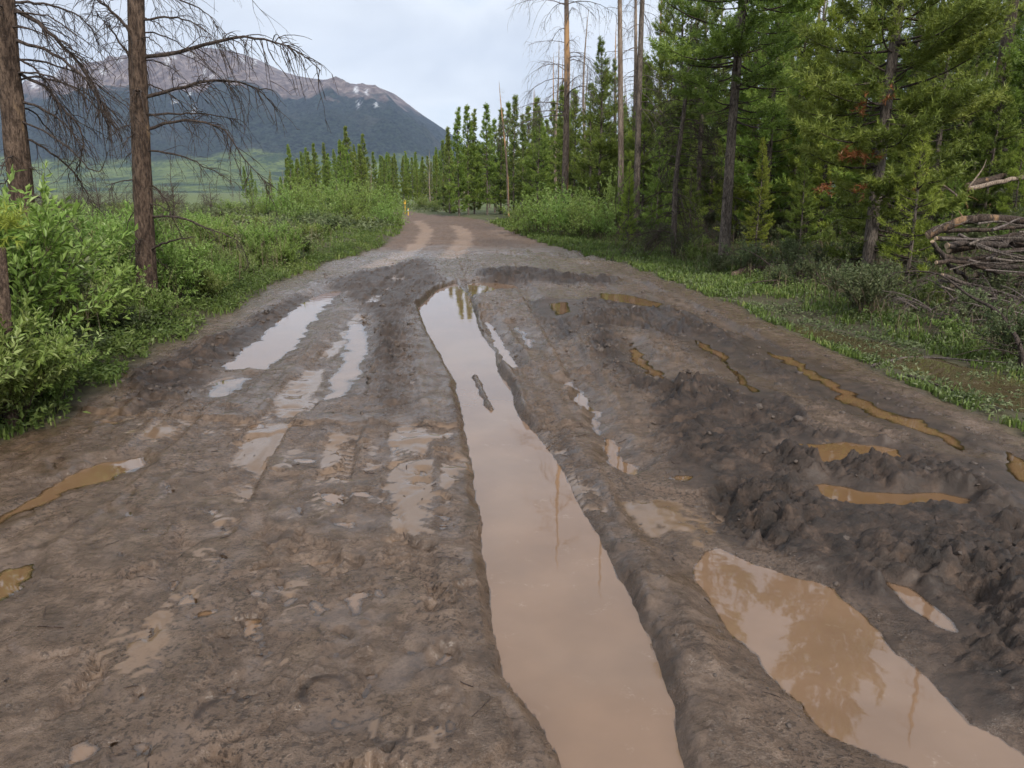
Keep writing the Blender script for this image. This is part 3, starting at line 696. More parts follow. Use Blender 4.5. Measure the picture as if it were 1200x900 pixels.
WILLOW_L = leaf_mat('light_willow_leaves', [(0, (.11, .175, .032)), (.5, (.21, .315, .066)), (1, (.35, .44, .15))], .4, .4)
SAGE = leaf_mat('grey_green_leaves', [(0, (.06, .085, .034)), (.5, (.125, .155, .065)), (1, (.20, .22, .11))], .25, .55)
GRASS = leaf_mat('grass_blades', [(0, (.085, .095, .028)), (.35, (.100, .145, .032)), (.65, (.140, .205, .046)), (1, (.25, .27, .09))], .35, .5, hue=0, val=0)
HERB = leaf_mat('herb_leaves', [(0, (.05, .085, .020)), (.5, (.115, .165, .040)), (1, (.20, .24, .075))], .35, .5, hue=0, val=0)
STRAW = leaf_mat('dead_stalks', [(0, (.07, .05, .032)), (1, (.20, .155, .10))], .1, .8, hue=0, val=0)
BARK_P = bark_mat('pine_bark', (.075, .060, .050), (.20, .165, .138))
BARK_D = bark_mat('dark_flaking_bark', (.060, .040, .030), (.150, .104, .076), (.27, .18, .105), (.60, .66), 10, .30, 1.0, .05, 4.0)
BARK_O = bark_mat('peeling_bark', (.085, .060, .048), (.19, .15, .125), (.42, .25, .125), (.50, .56), 12, .2, 1.0, .03, 1.6)
BARK_S = bark_mat('silvered_wood', (.20, .15, .115), (.36, .285, .225), (.13, .09, .065), (.56, .64), 12, .12)
DEADWOOD = bark_mat('dead_twig_wood', (.055, .042, .036), (.105, .080, .067), None, scale=20)
TWIG_G = bark_mat('grey_twig_wood', (.105, .082, .072), (.20, .165, .150), None, scale=20)
TWIG_B = bark_mat('purple_brown_twigs', (.060, .042, .036), (.125, .092, .082), None, scale=20)
STEM = bark_mat('shrub_stem', (.07, .05, .035), (.14, .10, .07), None, scale=30)

# ================================================================== PLANT GENERATORS
def unit(v): return v / (np.linalg.norm(v, axis=-1, keepdims=True) + 1e-9)
def blades(acc, P, D, Ln, W, tint, rng):
    """one thin triangle per needle"""
    side = unit(np.cross(D, rng.normal(size=D.shape)))
    V = np.stack([P - side * W[:, None], P + side * W[:, None], P + D * Ln[:, None]], 1).reshape(-1, 3)
    acc.add(V, tris=np.arange(len(V)).reshape(-1, 3), tint=np.repeat(tint, 3))
def leaves(acc, P, D, Ln, W, tint, rng, curl=.25):
    """folded pointed leaf, two halves"""
    up = rng.normal(size=D.shape) + np.array([0, 0, 1.2])
    side = unit(np.cross(D, up)); nrm = np.cross(side, D)
    mid = P + D * (Ln * .45)[:, None]
    a = mid + side * W[:, None] + nrm * (W * .5)[:, None]; b = mid - side * W[:, None] + nrm * (W * .5)[:, None]
    tip = P + D * Ln[:, None] - nrm * (Ln * curl * rng.uniform(-.3, 1, len(Ln)))[:, None]
    n = len(P); V = np.stack([P, a, tip, b], 1).reshape(-1, 3); i = np.arange(n)[:, None] * 4
    acc.add(V, tris=np.concatenate([i + [0, 1, 2], i + [0, 2, 3]]), tint=np.repeat(tint, 4))
def tufts(acc, P, D, rng, nb, ln, w, shoot, tint_m, spread=(20, 80)):
    n = len(P); r = np.repeat
    p, d = r(P, nb, 0), r(D, nb, 0)
    perp = unit(np.cross(d, rng.normal(size=d.shape)))
    a = np.radians(rng.uniform(*spread, n * nb))[:, None]
    bd = d * np.cos(a) + perp * np.sin(a)
    s = rng.uniform(0, 1, n * nb)
    tint = np.clip(r(tint_m, nb) + rng.normal(0, .09, n * nb), 0, 1)
    blades(acc, p + d * (s * shoot)[:, None], bd, ln * rng.uniform(.7, 1.25, n * nb), w * rng.uniform(.7, 1.3, n * nb), tint, rng)

def gen_pine(seed, H, cb=0.12, rmax=1.5, r0=0.11, nb=14, ln=.075, w=.0045, shoot=.13, dens=1.0, top_pow=.8, lean=0.0, gap=.12, whorl=.27, up=0.0, sub=.15, old=0.0, irr=.18):
    """pine: trunk mesh, crown mesh (needles), limb mesh"""
    rng = np.random.default_rng(seed)
    tz = np.linspace(0, 1, 14)
    bend = np.stack([lean * tz ** 1.5 * H + .04 * H * .3 * np.sin(tz * 5 + seed) * tz, .04 * H * .3 * np.cos(tz * 4 + seed * 2) * tz * (1 - .3 * tz), tz * H], -1)
    bend[:, 1] -= bend[0, 1]
    tr = Acc(); tr.tubes(np.vstack([bend[:1] - [0, 0, .25], bend]), np.concatenate([[r0 * 1.45], r0 * (1.12 - .12 * (tz > .05)) * (1 - tz) ** .75 + .006]), 10, rough=.07, rng=rng)
    ax = lambda zz: np.array([np.interp(zz, bend[:, 2], bend[:, 0]), np.interp(zz, bend[:, 2], bend[:, 1]), zz])
    wood, tp, td, tt = [], [], [], []
    wr = []
    zz = cb * H
    while zz < H * .985:
        t = (zz - cb * H) / (H - cb * H)
        base = (1 - t) ** top_pow * min(1, .55 + t * 3.2)
        for k in range(int(rng.integers(4, 7))):
            if rng.random() < gap: continue
            Lb = max(.10, rmax * base * rng.uniform(1 - irr * 2.2, 1 + irr))
            az = rng.uniform(0, 2 * np.pi); e = R(-18 + 55 * t + rng.normal(0, 9)) + up
            s = np.linspace(0, 1, 6)
            o = ax(zz + rng.uniform(-.1, .1))
            out = np.array([math.cos(az), math.sin(az), 0])
            sidev = np.array([-out[1], out[0], 0])
            pts = o + out * (Lb * s * math.cos(e))[:, None] + np.array([0, 0, 1]) * (Lb * (s * math.sin(e) + .30 * s ** 2.4))[:, None] + sidev * (Lb * .08 * rng.normal() * s ** 2)[:, None]
            wood.append(pts); wr.append((.011 + .009 * Lb) * (1 - .85 * s))
            clump = np.clip(rng.normal(.45, .2) + .12 * t, 0, 1)
            nsb = max(2, int(Lb / sub * dens))
            for q in range(nsb):
                sq = rng.uniform(.28 + .12 * (Lb > .8), 1.0)
                pb = np.array([np.interp(sq, s, pts[:, i]) for i in range(3)])
                tang = unit(pts[min(5, int(sq * 5) + 1)] - pts[int(sq * 5 - .01)])
                sg = rng.choice([-1, 1]); aa = R(rng.uniform(25, 65))
                dr_ = unit(tang * math.cos(aa) + sidev * sg * math.sin(aa) + np.array([0, 0, rng.uniform(-.05, .4)]))
                ls = min(.55, .42 * Lb) * rng.uniform(.5, 1.1) * (1.15 - .5 * sq)
                nt = max(1, int(ls / .11))
                for u in range(nt):
                    f = (u + .6) / nt
                    tp.append(pb + dr_ * ls * f + np.array([0, 0, .12 * ls * f * f])); td.append(unit(dr_ + np.array([0, 0, .35]) + .25 * rng.normal(size=3)))
                    tt.append(np.clip(clump + rng.normal(0, .12) + .22 * (f - .6), 0, 1))
            tp.append(pts[-1]); td.append(unit(pts[-1] - pts[-2] + np.array([0, 0, .1]))); tt.append(min(1, clump + .15))
            tp.append(pts[-2]); td.append(unit(pts[-1] - pts[-2])); tt.append(clump)
        zz += whorl * rng.uniform(.7, 1.3) * (1 - .35 * t)
    tp.append(ax(H * .985)); td.append(np.array([0, 0, 1.0])); tt.append(.7)
    cr = Acc(); tufts(cr, np.array(tp), np.array(td), rng, nb, ln, w, shoot, np.array(tt))
    li = Acc(); li.tubes(np.array(wood), np.array(wr), 4)
    if old:                                   # bare dead limbs below the living crown
        z2 = .06 * H; B_, Br = [], []
        while z2 < cb * H + .15 * H:
            for k in range(int(rng.integers(1, 4))):
                Lb = old * rng.uniform(.4, 1.1); az = rng.uniform(0, 6.283); s = np.linspace(0, 1, 6)
                out = np.array([math.cos(az), math.sin(az), 0])
                main = ax(z2) + out * (Lb * s)[:, None] + np.array([0, 0, 1]) * (Lb * (.05 * s - .45 * s ** 2))[:, None]
                B_.append(main); Br.append(.010 * (1 - .8 * s))
                for q in range(4):
                    sq = rng.uniform(.3, .95); st = main[int(sq * 5)]
                    dd = unit(out * .5 + rng.normal(size=3) * .5 - np.array([0, 0, .6]))
                    B_.append(st + dd * (Lb * .4 * s)[:, None]); Br.append(.005 * (1 - .7 * s))
            z2 += .22
        li.tubes(np.array(B_), np.array(Br), 3)
    return tr, cr, li, len(tp)
def pine_proto(name, gen, mats, label, group=None):
    tr, cr, li, _ = gen
    o = empty(name, label=label, cat='tree', group=group)
    tr.obj('trunk', mats[0], o); c = cr.obj('crown', mats[1], o, smooth=False); li.obj('branchwork', mats[2] if len(mats) > 2 else DEADWOOD, o)
    return o

def droop_branch(rng, base, az, Lb, e=0.1, sag=.5, ntw=8, tw=.35, sub=3, r=.012):
    """one dead limb with hanging twigs: lists of polylines of 6 points"""
    s = np.linspace(0, 1, 6); out = np.array([math.cos(az), math.sin(az), 0]); sidev = np.array([-out[1], out[0], 0])
    main = base + out * (Lb * s)[:, None] + np.array([0, 0, 1]) * (Lb * (e * s - sag * s ** 2))[:, None] + sidev * (Lb * .10 * rng.normal() * s ** 2)[:, None]
    return twig_out(rng, main, r, ntw, tw * Lb, sub)
def twig_out(rng, main, r, ntw, tl, sub, s0=.22, droop=.55):
    s = np.linspace(0, 1, 6); n = len(main)
    P, Rr = [main if n == 6 else resample(main, 6)], [r * (1 - .82 * s)]
    if n != 6: P, Rr = [], []
    tang = np.gradient(main, axis=0)
    for q in range(ntw):
        f = rng.uniform(s0, 1.0); i = f * (n - 1); k = min(n - 2, int(i)); st = main[k] + (main[k + 1] - main[k]) * (i - k)
        d = unit(unit(tang[k]) * .7 + unit(rng.normal(size=3)) * .75 - np.array([0, 0, .25]))
        ln = tl * rng.uniform(.45, 1.2) * (1.15 - .55 * f)
        curve = st + d * (ln * s)[:, None] + np.array([0, 0, -1]) * (ln * droop * s ** 2)[:, None] + unit(rng.normal(size=3)) * (ln * .10 * np.sin(s * 5))[:, None]
        P.append(curve); Rr.append(max(.0022, r * .34) * (1 - .65 * s))
        for u in range(sub):
            j = int(rng.integers(1, 6)); d2 = unit(unit(curve[j] - curve[j - 1]) * .6 + rng.normal(size=3) * .55 - np.array([0, 0, .35])); l2 = ln * rng.uniform(.2, .5)
            P.append(curve[j] + d2 * (l2 * s)[:, None] - np.array([0, 0, 1]) * (l2 * .3 * s ** 2)[:, None]); Rr.append(max(.0016, r * .18) * (1 - .5 * s))
    return P, Rr
def resample(p, n):
    p = np.asarray(p, float); d = np.concatenate([[0], np.cumsum(np.linalg.norm(np.diff(p, axis=0), axis=1))]); t = np.linspace(0, d[-1], n)
    return np.stack([np.interp(t, d, p[:, i]) for i in range(3)], -1)
def smooth_line(p, n=14):
    """Catmull-Rom through the points"""
    p = np.asarray(p, float); q = np.vstack([2 * p[0] - p[1], p, 2 * p[-1] - p[-2]]); out = []
    m_ = len(p) - 1
    for t in np.linspace(0, m_ - 1e-6, n):
        i = int(t); f = t - i; a, b, c, d = q[i:i + 4]
        out.append(.5 * (2 * b + (c - a) * f + (2 * a - 5 * b + 4 * c - d) * f * f + (3 * b - a - 3 * c + d) * f ** 3))
    return np.array(out)

def gen_dead(seed, H, r0, b0, b1, Lb, nbr, sag=.5, e=.15, ntw=7, tw=.4, sub=2, lean=0.0, wob=.012):
    """standing dead conifer: trunk and twig crown"""
    rng = np.random.default_rng(seed); tz = np.linspace(0, 1, 16)
    ln = np.stack([lean * tz * H + wob * H * np.sin(tz * 6 + seed), wob * H * np.cos(tz * 5 + seed), tz * H], -1); ln[:, :2] -= ln[0, :2]
    tr = Acc(); tr.tubes(np.vstack([ln[:1] - [0, 0, .3], ln]), np.concatenate([[r0 * 1.4], r0 * (1 - tz) ** .65 + .008]), 10, rough=.09, rng=rng)
    P, Q = [], []
    for k in range(nbr):
        t = b0 + (b1 - b0) * rng.random(); c = np.array([np.interp(t * H, ln[:, 2], ln[:, i]) for i in range(3)])
        L2 = Lb * (1 - .65 * (t - b0) / (1 - b0 + .01)) * rng.uniform(.55, 1.15)
        p, q = droop_branch(rng, c, rng.uniform(0, 6.283), L2, e + rng.normal(0, .12), sag * rng.uniform(.5, 1.4), ntw, tw, sub, .006 + .007 * L2)
        P += p; Q += q
    cr = Acc(); cr.tubes(np.array(P), np.array(Q), 3)
    return tr, cr
def dead_proto(name, gen, mats, label, group=None):
    o = empty(name, label=label, cat='dead tree', group=group)
    gen[0].obj('trunk', mats[0], o); gen[1].obj('bare_crown', mats[1], o)
    return o

def gen_shrub(seed, H, W, nst, nsh, nlf, ln, w, tintm=.5, stem_r=.008, leaf_from=.25, upright=.5, curl=.25):
    rng = np.random.default_rng(seed); s = np.linspace(0, 1, 6)
    ST, SR, LP, LD, LT = [], [], [], [], []
    for i in range(nst):
        az = rng.uniform(0, 6.283); tilt = rng.uniform(0.05, 1.0) ** .8; hh = H * rng.uniform(.65, 1.08) * (1 - .30 * tilt)
        out = np.array([math.cos(az), math.sin(az), 0]); b = out * W * .12 * rng.random() + rng.normal(size=3) * [.03, .03, 0]
        st = b + out * (W * tilt * (s * .55 + .45 * s ** 2))[:, None] + np.array([0, 0, 1]) * (hh * (s - .12 * tilt * s ** 2))[:, None] + unit(rng.normal(size=3)) * (.06 * H * np.sin(s * 4))[:, None]
        ST.append(st); SR.append(stem_r * (1 - .75 * s))
        tn = np.clip(tintm + rng.normal(0, .13), 0, 1)
        for k in range(nsh):
            f = rng.uniform(leaf_from, 1) ; j = f * 5; a = min(4, int(j)); p0 = st[a] + (st[a + 1] - st[a]) * (j - a)
            d = unit(unit(st[a + 1] - st[a]) * .55 + rng.normal(size=3) * .55 + np.array([0, 0, upright]))
            l = H * rng.uniform(.14, .34)
            sh = p0 + d * (l * s)[:, None] + np.array([0, 0, 1]) * (l * .12 * s ** 2)[:, None]
            ST.append(sh); SR.append(stem_r * .38 * (1 - .6 * s))
            u = rng.uniform(.12, 1.0, nlf); P = np.stack([np.interp(u, s, sh[:, q]) for q in range(3)], -1)
            perp = unit(np.cross(np.broadcast_to(d, (nlf, 3)), rng.normal(size=(nlf, 3)))); an = np.radians(rng.uniform(20, 68, nlf))[:, None]
            LP.append(P); LD.append(unit(d * np.cos(an) + perp * np.sin(an))); LT.append(np.clip(tn + rng.normal(0, .14, nlf) + .15 * (u - .5), 0, 1))
    P, D, T = np.vstack(LP), np.vstack(LD), np.concatenate(LT)
    fo = Acc(); leaves(fo, P, D, ln * rng.uniform(.65, 1.25, len(P)), w * rng.uniform(.7, 1.25, len(P)), T, rng, curl)
    sm = Acc(); sm.tubes(np.array(ST), np.array(SR), 3)
    return fo, sm
def shrub_proto(name, gen, mats, label, group=None, cat='shrub'):
    o = empty(name, label=label, cat=cat, group=group)
    gen[0].obj('foliage', mats[0], o, smooth=False); gen[1].obj('stem_cluster', mats[1], o)
    return o
def place(proto, first, loc, rz, sc, label=None, group=None):
    o = proto if first else copy_tree(proto)
    o.location = loc; o.rotation_euler = (0, 0, rz); o.scale = (sc, sc, sc) if np.isscalar(sc) else sc
    if label: o['label'] = label
    if group: o['group'] = group
    return o
class Pool:
    """prototypes that are used themselves first and copied after"""
    def __init__(s, protos): s.p, s.u, s.d = protos, [False] * len(protos), [(p.get('label'), p.get('group')) for p in protos]
    def put(s, i, loc, rz, sc=1.0, label=None, group=None):
        i %= len(s.p); alone = label and not group
        if not label: label, group = s.d[i]
        o = place(s.p[i], not s.u[i], loc, rz, sc, label, group); s.u[i] = True
        if alone and 'group' in o: del o['group']
        return o
# ================================================================== PLACING
def at(px, d, dz=0.0):
    x_ = px_x(px, d, 250.0)
    for _ in range(3):
        zg = float(hz(x_, d)); e_ = (zg - CAMH) / d; u_ = (e_ * CP + SP) / (CP - e_ * SP)
        x_ = (px - 600.0) / FPX * d / (CP + u_ * SP)
    return (x_, d, float(hz(x_, d)) + dz)
def topz(py, d): return pd(600, py, d)[2]
rg = np.random.default_rng(2024)

# ---- hero pines by the road
pA = pine_proto('pine_tree', gen_pine(11, 13.0, cb=.24, rmax=1.9, r0=.115, nb=16, ln=.105, w=.0095, shoot=.17, dens=1.9, gap=.12, irr=.3, old=1.1, sub=.14), (BARK_P, NEEDLE), 'tall pine with a long bare grey lower trunk at the grass verge')
pA.location = at(848, 17.3)
pB = pine_proto('pine_tree', gen_pine(12, 11.3, cb=.04, rmax=1.5, r0=.10, nb=17, ln=.10, w=.0088, shoot=.16, dens=2.5, gap=.03, top_pow=.6, irr=.25, sub=.13, whorl=.21), (BARK_P, NEEDLE), 'dense full pine with rust red dead tufts, foliage down to the ground')
pB.location = at(1016, 13.4)
ru = Acc(); rr_ = np.random.default_rng(3); rp_, rd_ = [], []
for (px_, py_) in ((995,183),(1003,181),(1009,219),(1039,110),(1008,127),(969,221),(1014,186),(1071,210)):
    c_ = pd(px_, py_, 12.75) - np.array(pB.location); rp_.append(c_ + rr_.normal(size=(7, 3)) * .06); rd_.append(unit(rr_.normal(size=(7, 3))))
tufts(ru, np.vstack(rp_), np.vstack(rd_), rr_, 16, .09, .007, .12, np.full(56, .5)); ro_ = ru.obj('dead_needle_tuft', RUST, pB, smooth=False); ro_['label'] = 'rust red dead needle tufts'
pC = pine_proto('pine_sapling', gen_pine(13, 2.15, cb=.04, rmax=.55, r0=.028, nb=13, ln=.065, w=.0048, shoot=.09, dens=1.5, gap=.03, whorl=.15, top_pow=.9, sub=.10), (BARK_P, NEEDLE_Y), 'bright yellow green pine sapling in front of the dense pine')
pC.location = at(1062, 12.2)
# ---- living pines of the forest edge
NP = [('mid green bushy pine in the forest along the road', 'mid green forest pines'), ('tall dark pine with dead limbs below its crown in the forest', 'tall dark forest pines'),
      ('short broad pine with foliage to the ground at the forest edge', 'short broad forest pines'), ('bright yellow green pine with upturned limbs in the forest', 'bright forest pines')]
near_p = Pool([
    pine_proto('pine_tree', gen_pine(21, 9.5, cb=.07, rmax=1.5, r0=.085, nb=15, ln=.11, w=.012, shoot=.18, dens=1.9, gap=.08, irr=.25, old=.6), (BARK_P, NEEDLE), *NP[0]),
    pine_proto('pine_tree', gen_pine(22, 12.0, cb=.20, rmax=1.6, r0=.10, nb=15, ln=.11, w=.012, shoot=.18, dens=1.9, gap=.12, irr=.3, old=1.0), (BARK_P, NEEDLE_B), *NP[1]),
    pine_proto('pine_tree', gen_pine(23, 6.5, cb=.03, rmax=1.35, r0=.065, nb=15, ln=.105, w=.012, shoot=.16, dens=2.0, gap=.04, top_pow=.85), (BARK_P, NEEDLE), *NP[2]),
    pine_proto('pine_tree', gen_pine(24, 8.0, cb=.05, rmax=1.25, r0=.07, nb=15, ln=.11, w=.012, shoot=.17, dens=1.9, gap=.06, top_pow=.8, up=.15), (BARK_P, NEEDLE_Y), *NP[3])])
FP = [('mid green pine in the distant tree line beyond the road bend', 'mid green distant pines'), ('yellow green pine in the distant tree line beyond the road bend', 'yellow green distant pines'),
      ('dark slender pine in the distant tree line beyond the road bend', 'dark distant pines')]
far_p = Pool([pine_proto('pine_tree', gen_pine(30 + i, 8.0, cb=c_, rmax=r_, r0=.07, nb=9, ln=.17, w=.022, shoot=.20, dens=1.5, gap=.05, top_pow=1.0, whorl=.27, irr=.22), (BARK_P, m_), *FP[i])
              for i, (c_, r_, m_) in enumerate(((.05, 1.05, NEEDLE), (.12, 1.15, NEEDLE), (.02, .90, NEEDLE_B)))])
# ---- dead conifers
DG = 'standing dead conifers in the forest'
dead_p = Pool([
    dead_proto('dead_conifer', gen_dead(41, 12, .11, .18, .97, 1.6, 60, .55, .25, 7, .40, 2), (BARK_S, TWIG_G), 'silver grey dead conifer with drooping limbs among the green pines', 'silver grey dead conifers'),
    dead_proto('dead_conifer', gen_dead(42, 10, .09, .08, .97, 1.25, 70, .75, .15, 8, .5, 2), (BARK_P, TWIG_B), 'brown dead conifer dense with hanging twigs among the green pines', 'brown twiggy dead conifers'),
    dead_proto('dead_conifer', gen_dead(43, 13, .10, .45, .97, 1.0, 22, .45, .2, 5, .4, 2, wob=.006), (BARK_O, TWIG_G), 'limbless dead trunk with peeling orange bark among the green pines', 'peeling dead trunks')])
dH = dead_proto('dead_conifer', gen_dead(44, 15.5, .145, .24, .9, 3.0, 46, .55, .32, 12, .42, 3, wob=.004), (BARK_O, TWIG_G), 'tall dead tree with orange peeling bark and wide drooping bare limbs')
dH.location = at(660, 33)
dI = dead_proto('dead_snag', gen_dead(45, 13.5, .105, .40, .85, .9, 16, .3, .1, 5, .4, 2, lean=-.028, wob=.003), (BARK_S, TWIG_G), 'thin pale leaning snag, almost bare, behind the willow bushes')
dI.location = at(727, 27)
dJ = dead_proto('dead_conifer', gen_dead(46, 13.5, .12, .30, .95, 1.5, 75, .9, .1, 8, .45, 2, wob=.003), (BARK_P, TWIG_G), 'dead conifer thick with hanging grey twigs beside the pale snag')
dJ.location = at(745, 28.5)
dG = dead_proto('dead_conifer', gen_dead(47, 5.6, .07, .05, .97, 1.75, 85, .85, .25, 9, .5, 3, lean=.02), (BARK_P, TWIG_B), 'low brown dead conifer with a dense curtain of drooping twigs')
dG.location = at(790, 19.5)
dF = dead_proto('dead_conifer', gen_dead(48, 12.5, .145, .15, .95, 1.6, 40, .4, .1, 8, .42, 3, wob=.004), (BARK_O, TWIG_G), 'thick dead trunk with flaking orange bark above the log pile')
dF.location = at(1150, 18.5)
# hand-set pines (pixel column of the base, distance, pixel row of the top or height)
def live(px, d, H, i, **k):
    h0 = (9.5, 12.0, 6.5, 8.0)[i % 4]; p = at(px, d)
    near_p.put(i, p, rg.uniform(0, 6.28), H / h0, **k)
for (px_, d_, ty, i) in ((700, 31, 48, 0), (752, 30, 74, 3), (690, 36, 100, 2), (672, 38, 112, 0), (630, 42, 128, 2), (768, 23, 150, 2), (735, 24, 190, 3), (806, 21, 185, 2), (716, 40, 70, 1)):
    live(px_, d_, topz(ty, d_) - at(px_, d_)[2], i)
for (px_, d_, H_, i) in ((895, 20.5, 8.0, 0), (925, 22, 7.2, 3), (960, 19, 6.3, 3), (1088, 17.2, 6.8, 0), (1120, 20, 7.4, 1), (1150, 16.5, 3.4, 2), (1196, 17, 7.2, 0), (1230, 19, 9, 1), (815, 24, 9, 1), (870, 26, 8, 0), (985, 24, 7.2, 1),
                        (1050, 22, 8.2, 1), (1180, 23, 8, 0), (935, 16.6, 2.2, 2), (885, 18.6, 2.6, 3), (1110, 14.8, 1.5, 2), (1185, 15.3, 2.1, 3), (1285, 16, 8, 0), (832, 27, 8.5, 0), (790, 29, 8.6, 2), (770, 33, 9, 0), (905, 27, 8.6, 2), (945, 28, 8.8, 0), (1010, 29, 9, 3), (1075, 27, 9.2, 0), (1135, 26, 9, 2), (860, 21.5, 5.5, 3), (1000, 18.5, 5.0, 2)):
    live(px_, d_, H_, i)
taken = [tuple(o.location[:2]) for o in COL.objects if o.type == 'EMPTY']
def free(x_, y_, r_):
    return all((x_ - a) ** 2 + (y_ - b) ** 2 > r_ * r_ for a, b in taken)
for k in range(44):                                      # young pines filling the forest edge
    d_ = rg.uniform(17.5, 36); x_ = float(xr_at(d_)) + rg.uniform(4.2, 9.5); pxx = 600 + x_ / d_ * FPX
    if pxx > 1240 or not free(x_, d_, .9) or (d_ < 22 and pxx < 830): continue
    taken.append((x_, d_)); i = int(rg.choice([2, 3])); near_p.put(i, (x_, d_, float(hz(x_, d_))), rg.uniform(0, 6.28), rg.uniform(2.2, 4.6) / (6.5, 8.0)[i - 2])
n_live = n_dead = 0
for tr_ in range(4000):
    d_ = 18 + 52 * rg.random() ** .8; dr_ = 4.0 + 30 * rg.random() ** 1.3
    x_ = float(xr_at(d_)) + dr_ + (d_ > 45) * -1.5
    pxx = 600 + x_ / d_ * FPX
    if pxx > 1290 or pxx < 560 or not free(x_, d_, 1.15): continue
    if n_live + n_dead > 205: break
    if d_ < 24 and pxx < 840: continue
    taken.append((x_, d_)); z_ = float(hz(x_, d_))
    if rg.random() < .34:
        i = int(rg.integers(0, 3)); dead_p.put(i, (x_, d_, z_), rg.uniform(0, 6.28), rg.uniform(.8, 1.15) * (1.0 if d_ < 30 else .85)); n_dead += 1
    else:
        sc = rg.uniform(.42, .78) * (1.0 if d_ < 32 else 1.05)
        if d_ < 34: near_p.put(int(rg.integers(0, 4)), (x_, d_, z_), rg.uniform(0, 6.28), sc)
        else:
            fi = int(rg.integers(0, 3)); far_p.put(fi, (x_, d_, z_), rg.uniform(0, 6.28), sc * 1.1, ('mid green pine standing deep in the forest', 'yellow green pine standing deep in the forest', 'dark slender pine standing deep in the forest')[fi], ('mid green pines deep in the forest', 'yellow green pines deep in the forest', 'dark pines deep in the forest')[fi])
        n_live += 1
# the clump at the road end and the distant line
for (px_, d_, ty) in ((538,56,128),(549,57,124),(556,60,130),(571,58,122),(587,60,128),(602,57,113),(612,62,135),(625,56,132),(640,55,140),(520,70,165),(527,62,150),(595,66,120),(580,64,140),(618,66,125),(633,64,138),(648,60,118),(655,52,140)):
    p = at(px_, d_); far_p.put(int(rg.integers(0, 3)), p, rg.uniform(0, 6.28), (topz(ty, d_) - p[2]) / 8.0, 'pine in the upright clump facing the road end', 'pines at the road end')
for k in range(170):
    px_ = rg.uniform(285, 660); d_ = rg.uniform(75, 210)
    ty = np.interp(px_, [285, 340, 410, 450, 500, 560, 660], [212, 198, 170, 190, 186, 178, 170]) + rg.normal(0, 11) + (8 if px_ < 330 else 0)
    p = at(px_, d_); h_ = topz(ty, d_) - p[2]
    if h_ < 1.5: continue
    far_p.put(int(rg.integers(0, 3)), p, rg.uniform(0, 6.28), h_ / 8.0)
for (px_, d_, ty) in ((372,95,168),(410,110,148),(402,105,165),(425,120,170),(340,120,190),(365,100,178),(388,100,180),(440,110,178)):
    p = at(px_, d_); far_p.put(1, p, 0.3, (topz(ty, d_) - p[2]) / 8.0)
for k in range(26):
    px_ = rg.uniform(270, 560); d_ = rg.uniform(80, 170); ty = np.interp(px_, [285, 340, 410, 560], [200, 190, 174, 178]) + abs(rg.normal(0, 9))
    if 462 < px_ < 492: continue
    p = at(px_, d_); dead_p.put(int(rg.integers(0, 2)), p, rg.uniform(0, 6.28), max(.15, (topz(ty, d_) - p[2]) / 11), 'grey bare tree in the distant tree line', 'distant dead trees')
sn_ = dead_p.put(2, at(596, 54), 0, .01, 'bare leaning snag poking above the pine clump at the road end'); sn_.scale = (.8, .8, (topz(95, 54)) / 13); sn_.rotation_euler = (0, R(-4), 0)

# ================================================================== THE TWO DEAD TREES BESIDE THE WILLOWS
def dead_hero(label, d, trunk_px, trunk_r, branches, seed, H, rnd, mat):
    rng = np.random.default_rng(seed)
    line = [pd(px, py, d) for px, py in trunk_px]
    base = line[-1].copy(); gz = float(hz(base[0], d)); dirv = line[-2] - line[-1]; dirv /= dirv[2]
    foot = base + dirv * (gz - base[2]); root = foot.copy()
    up = line[0] - line[1]; up /= up[2]; tops = [line[0] + up * dz + rng.normal(size=3) * [.03, .03, 0] for dz in (H, H * .75, H * .5, H * .25)]
    full = np.array(tops + line + [foot, foot - dirv * .3])[::-1] - root
    full = smooth_line(full, 40); n = len(full); s = np.linspace(0, 1, n)
    o = empty('dead_pine', root, label=label, cat='dead tree')
    zrel = full[:, 2]; rr = trunk_r * (1 + .35 * np.exp(-np.clip(zrel, 0, 9) / .25)) * np.clip(1 - .75 * np.clip(zrel / (zrel.max()), 0, 1) ** 1.1, .1, 1)
    a = Acc(); a.tubes(full, rr, 18, rough=.06, rng=rng); a.obj('trunk', mat, o)
    def one(main, r, ntw, tl, sub):
        main = smooth_line(main, 16); main = main + rng.normal(0, .006, main.shape)
        acc = Acc(); acc.tubes(main, r * (1 - .8 * np.linspace(0, 1, 16)), 6, rough=.12, rng=rng)
        P, Q = twig_out(rng, main, r * .8, int(ntw * 1.7), tl, sub, .15, .5)
        br = acc.obj('branch', DEADWOOD, o)
        if P: tw2 = Acc(); tw2.tubes(np.array(P), np.array(Q), 3); tw2.obj('twig_spray', DEADWOOD, br, kind='stuff')
    for (pts, r, ntw, tl) in branches:
        m = len(pts); sw = rng.uniform(-.5, .5)
        main = np.array([pd(px, py, d + sw * (i / (m - 1)) * 1.2) for i, (px, py) in enumerate(pts)]) - root
        k = np.argmin(np.abs(full[:, 2] - main[0][2])); main[0] = full[k] * .8 + main[0] * .2
        one(main, r, ntw, tl, 3)
    for (z0, z1, cnt, Lb) in rnd:
        for q in range(cnt):
            zz = rng.uniform(z0, z1); c = np.array([np.interp(zz, full[:, 2], full[:, i]) for i in range(3)])
            az = rng.uniform(0, 6.283); l = Lb * rng.uniform(.35, 1.1); t = np.linspace(0, 1, 6); out = np.array([math.cos(az), math.sin(az), 0])
            main = c + out * (l * t)[:, None] + np.array([0, 0, 1]) * (l * (.25 * t - .75 * t ** 2))[:, None]
            one(main, .007 + .004 * l, 7, .4 * l, 2)
    return o
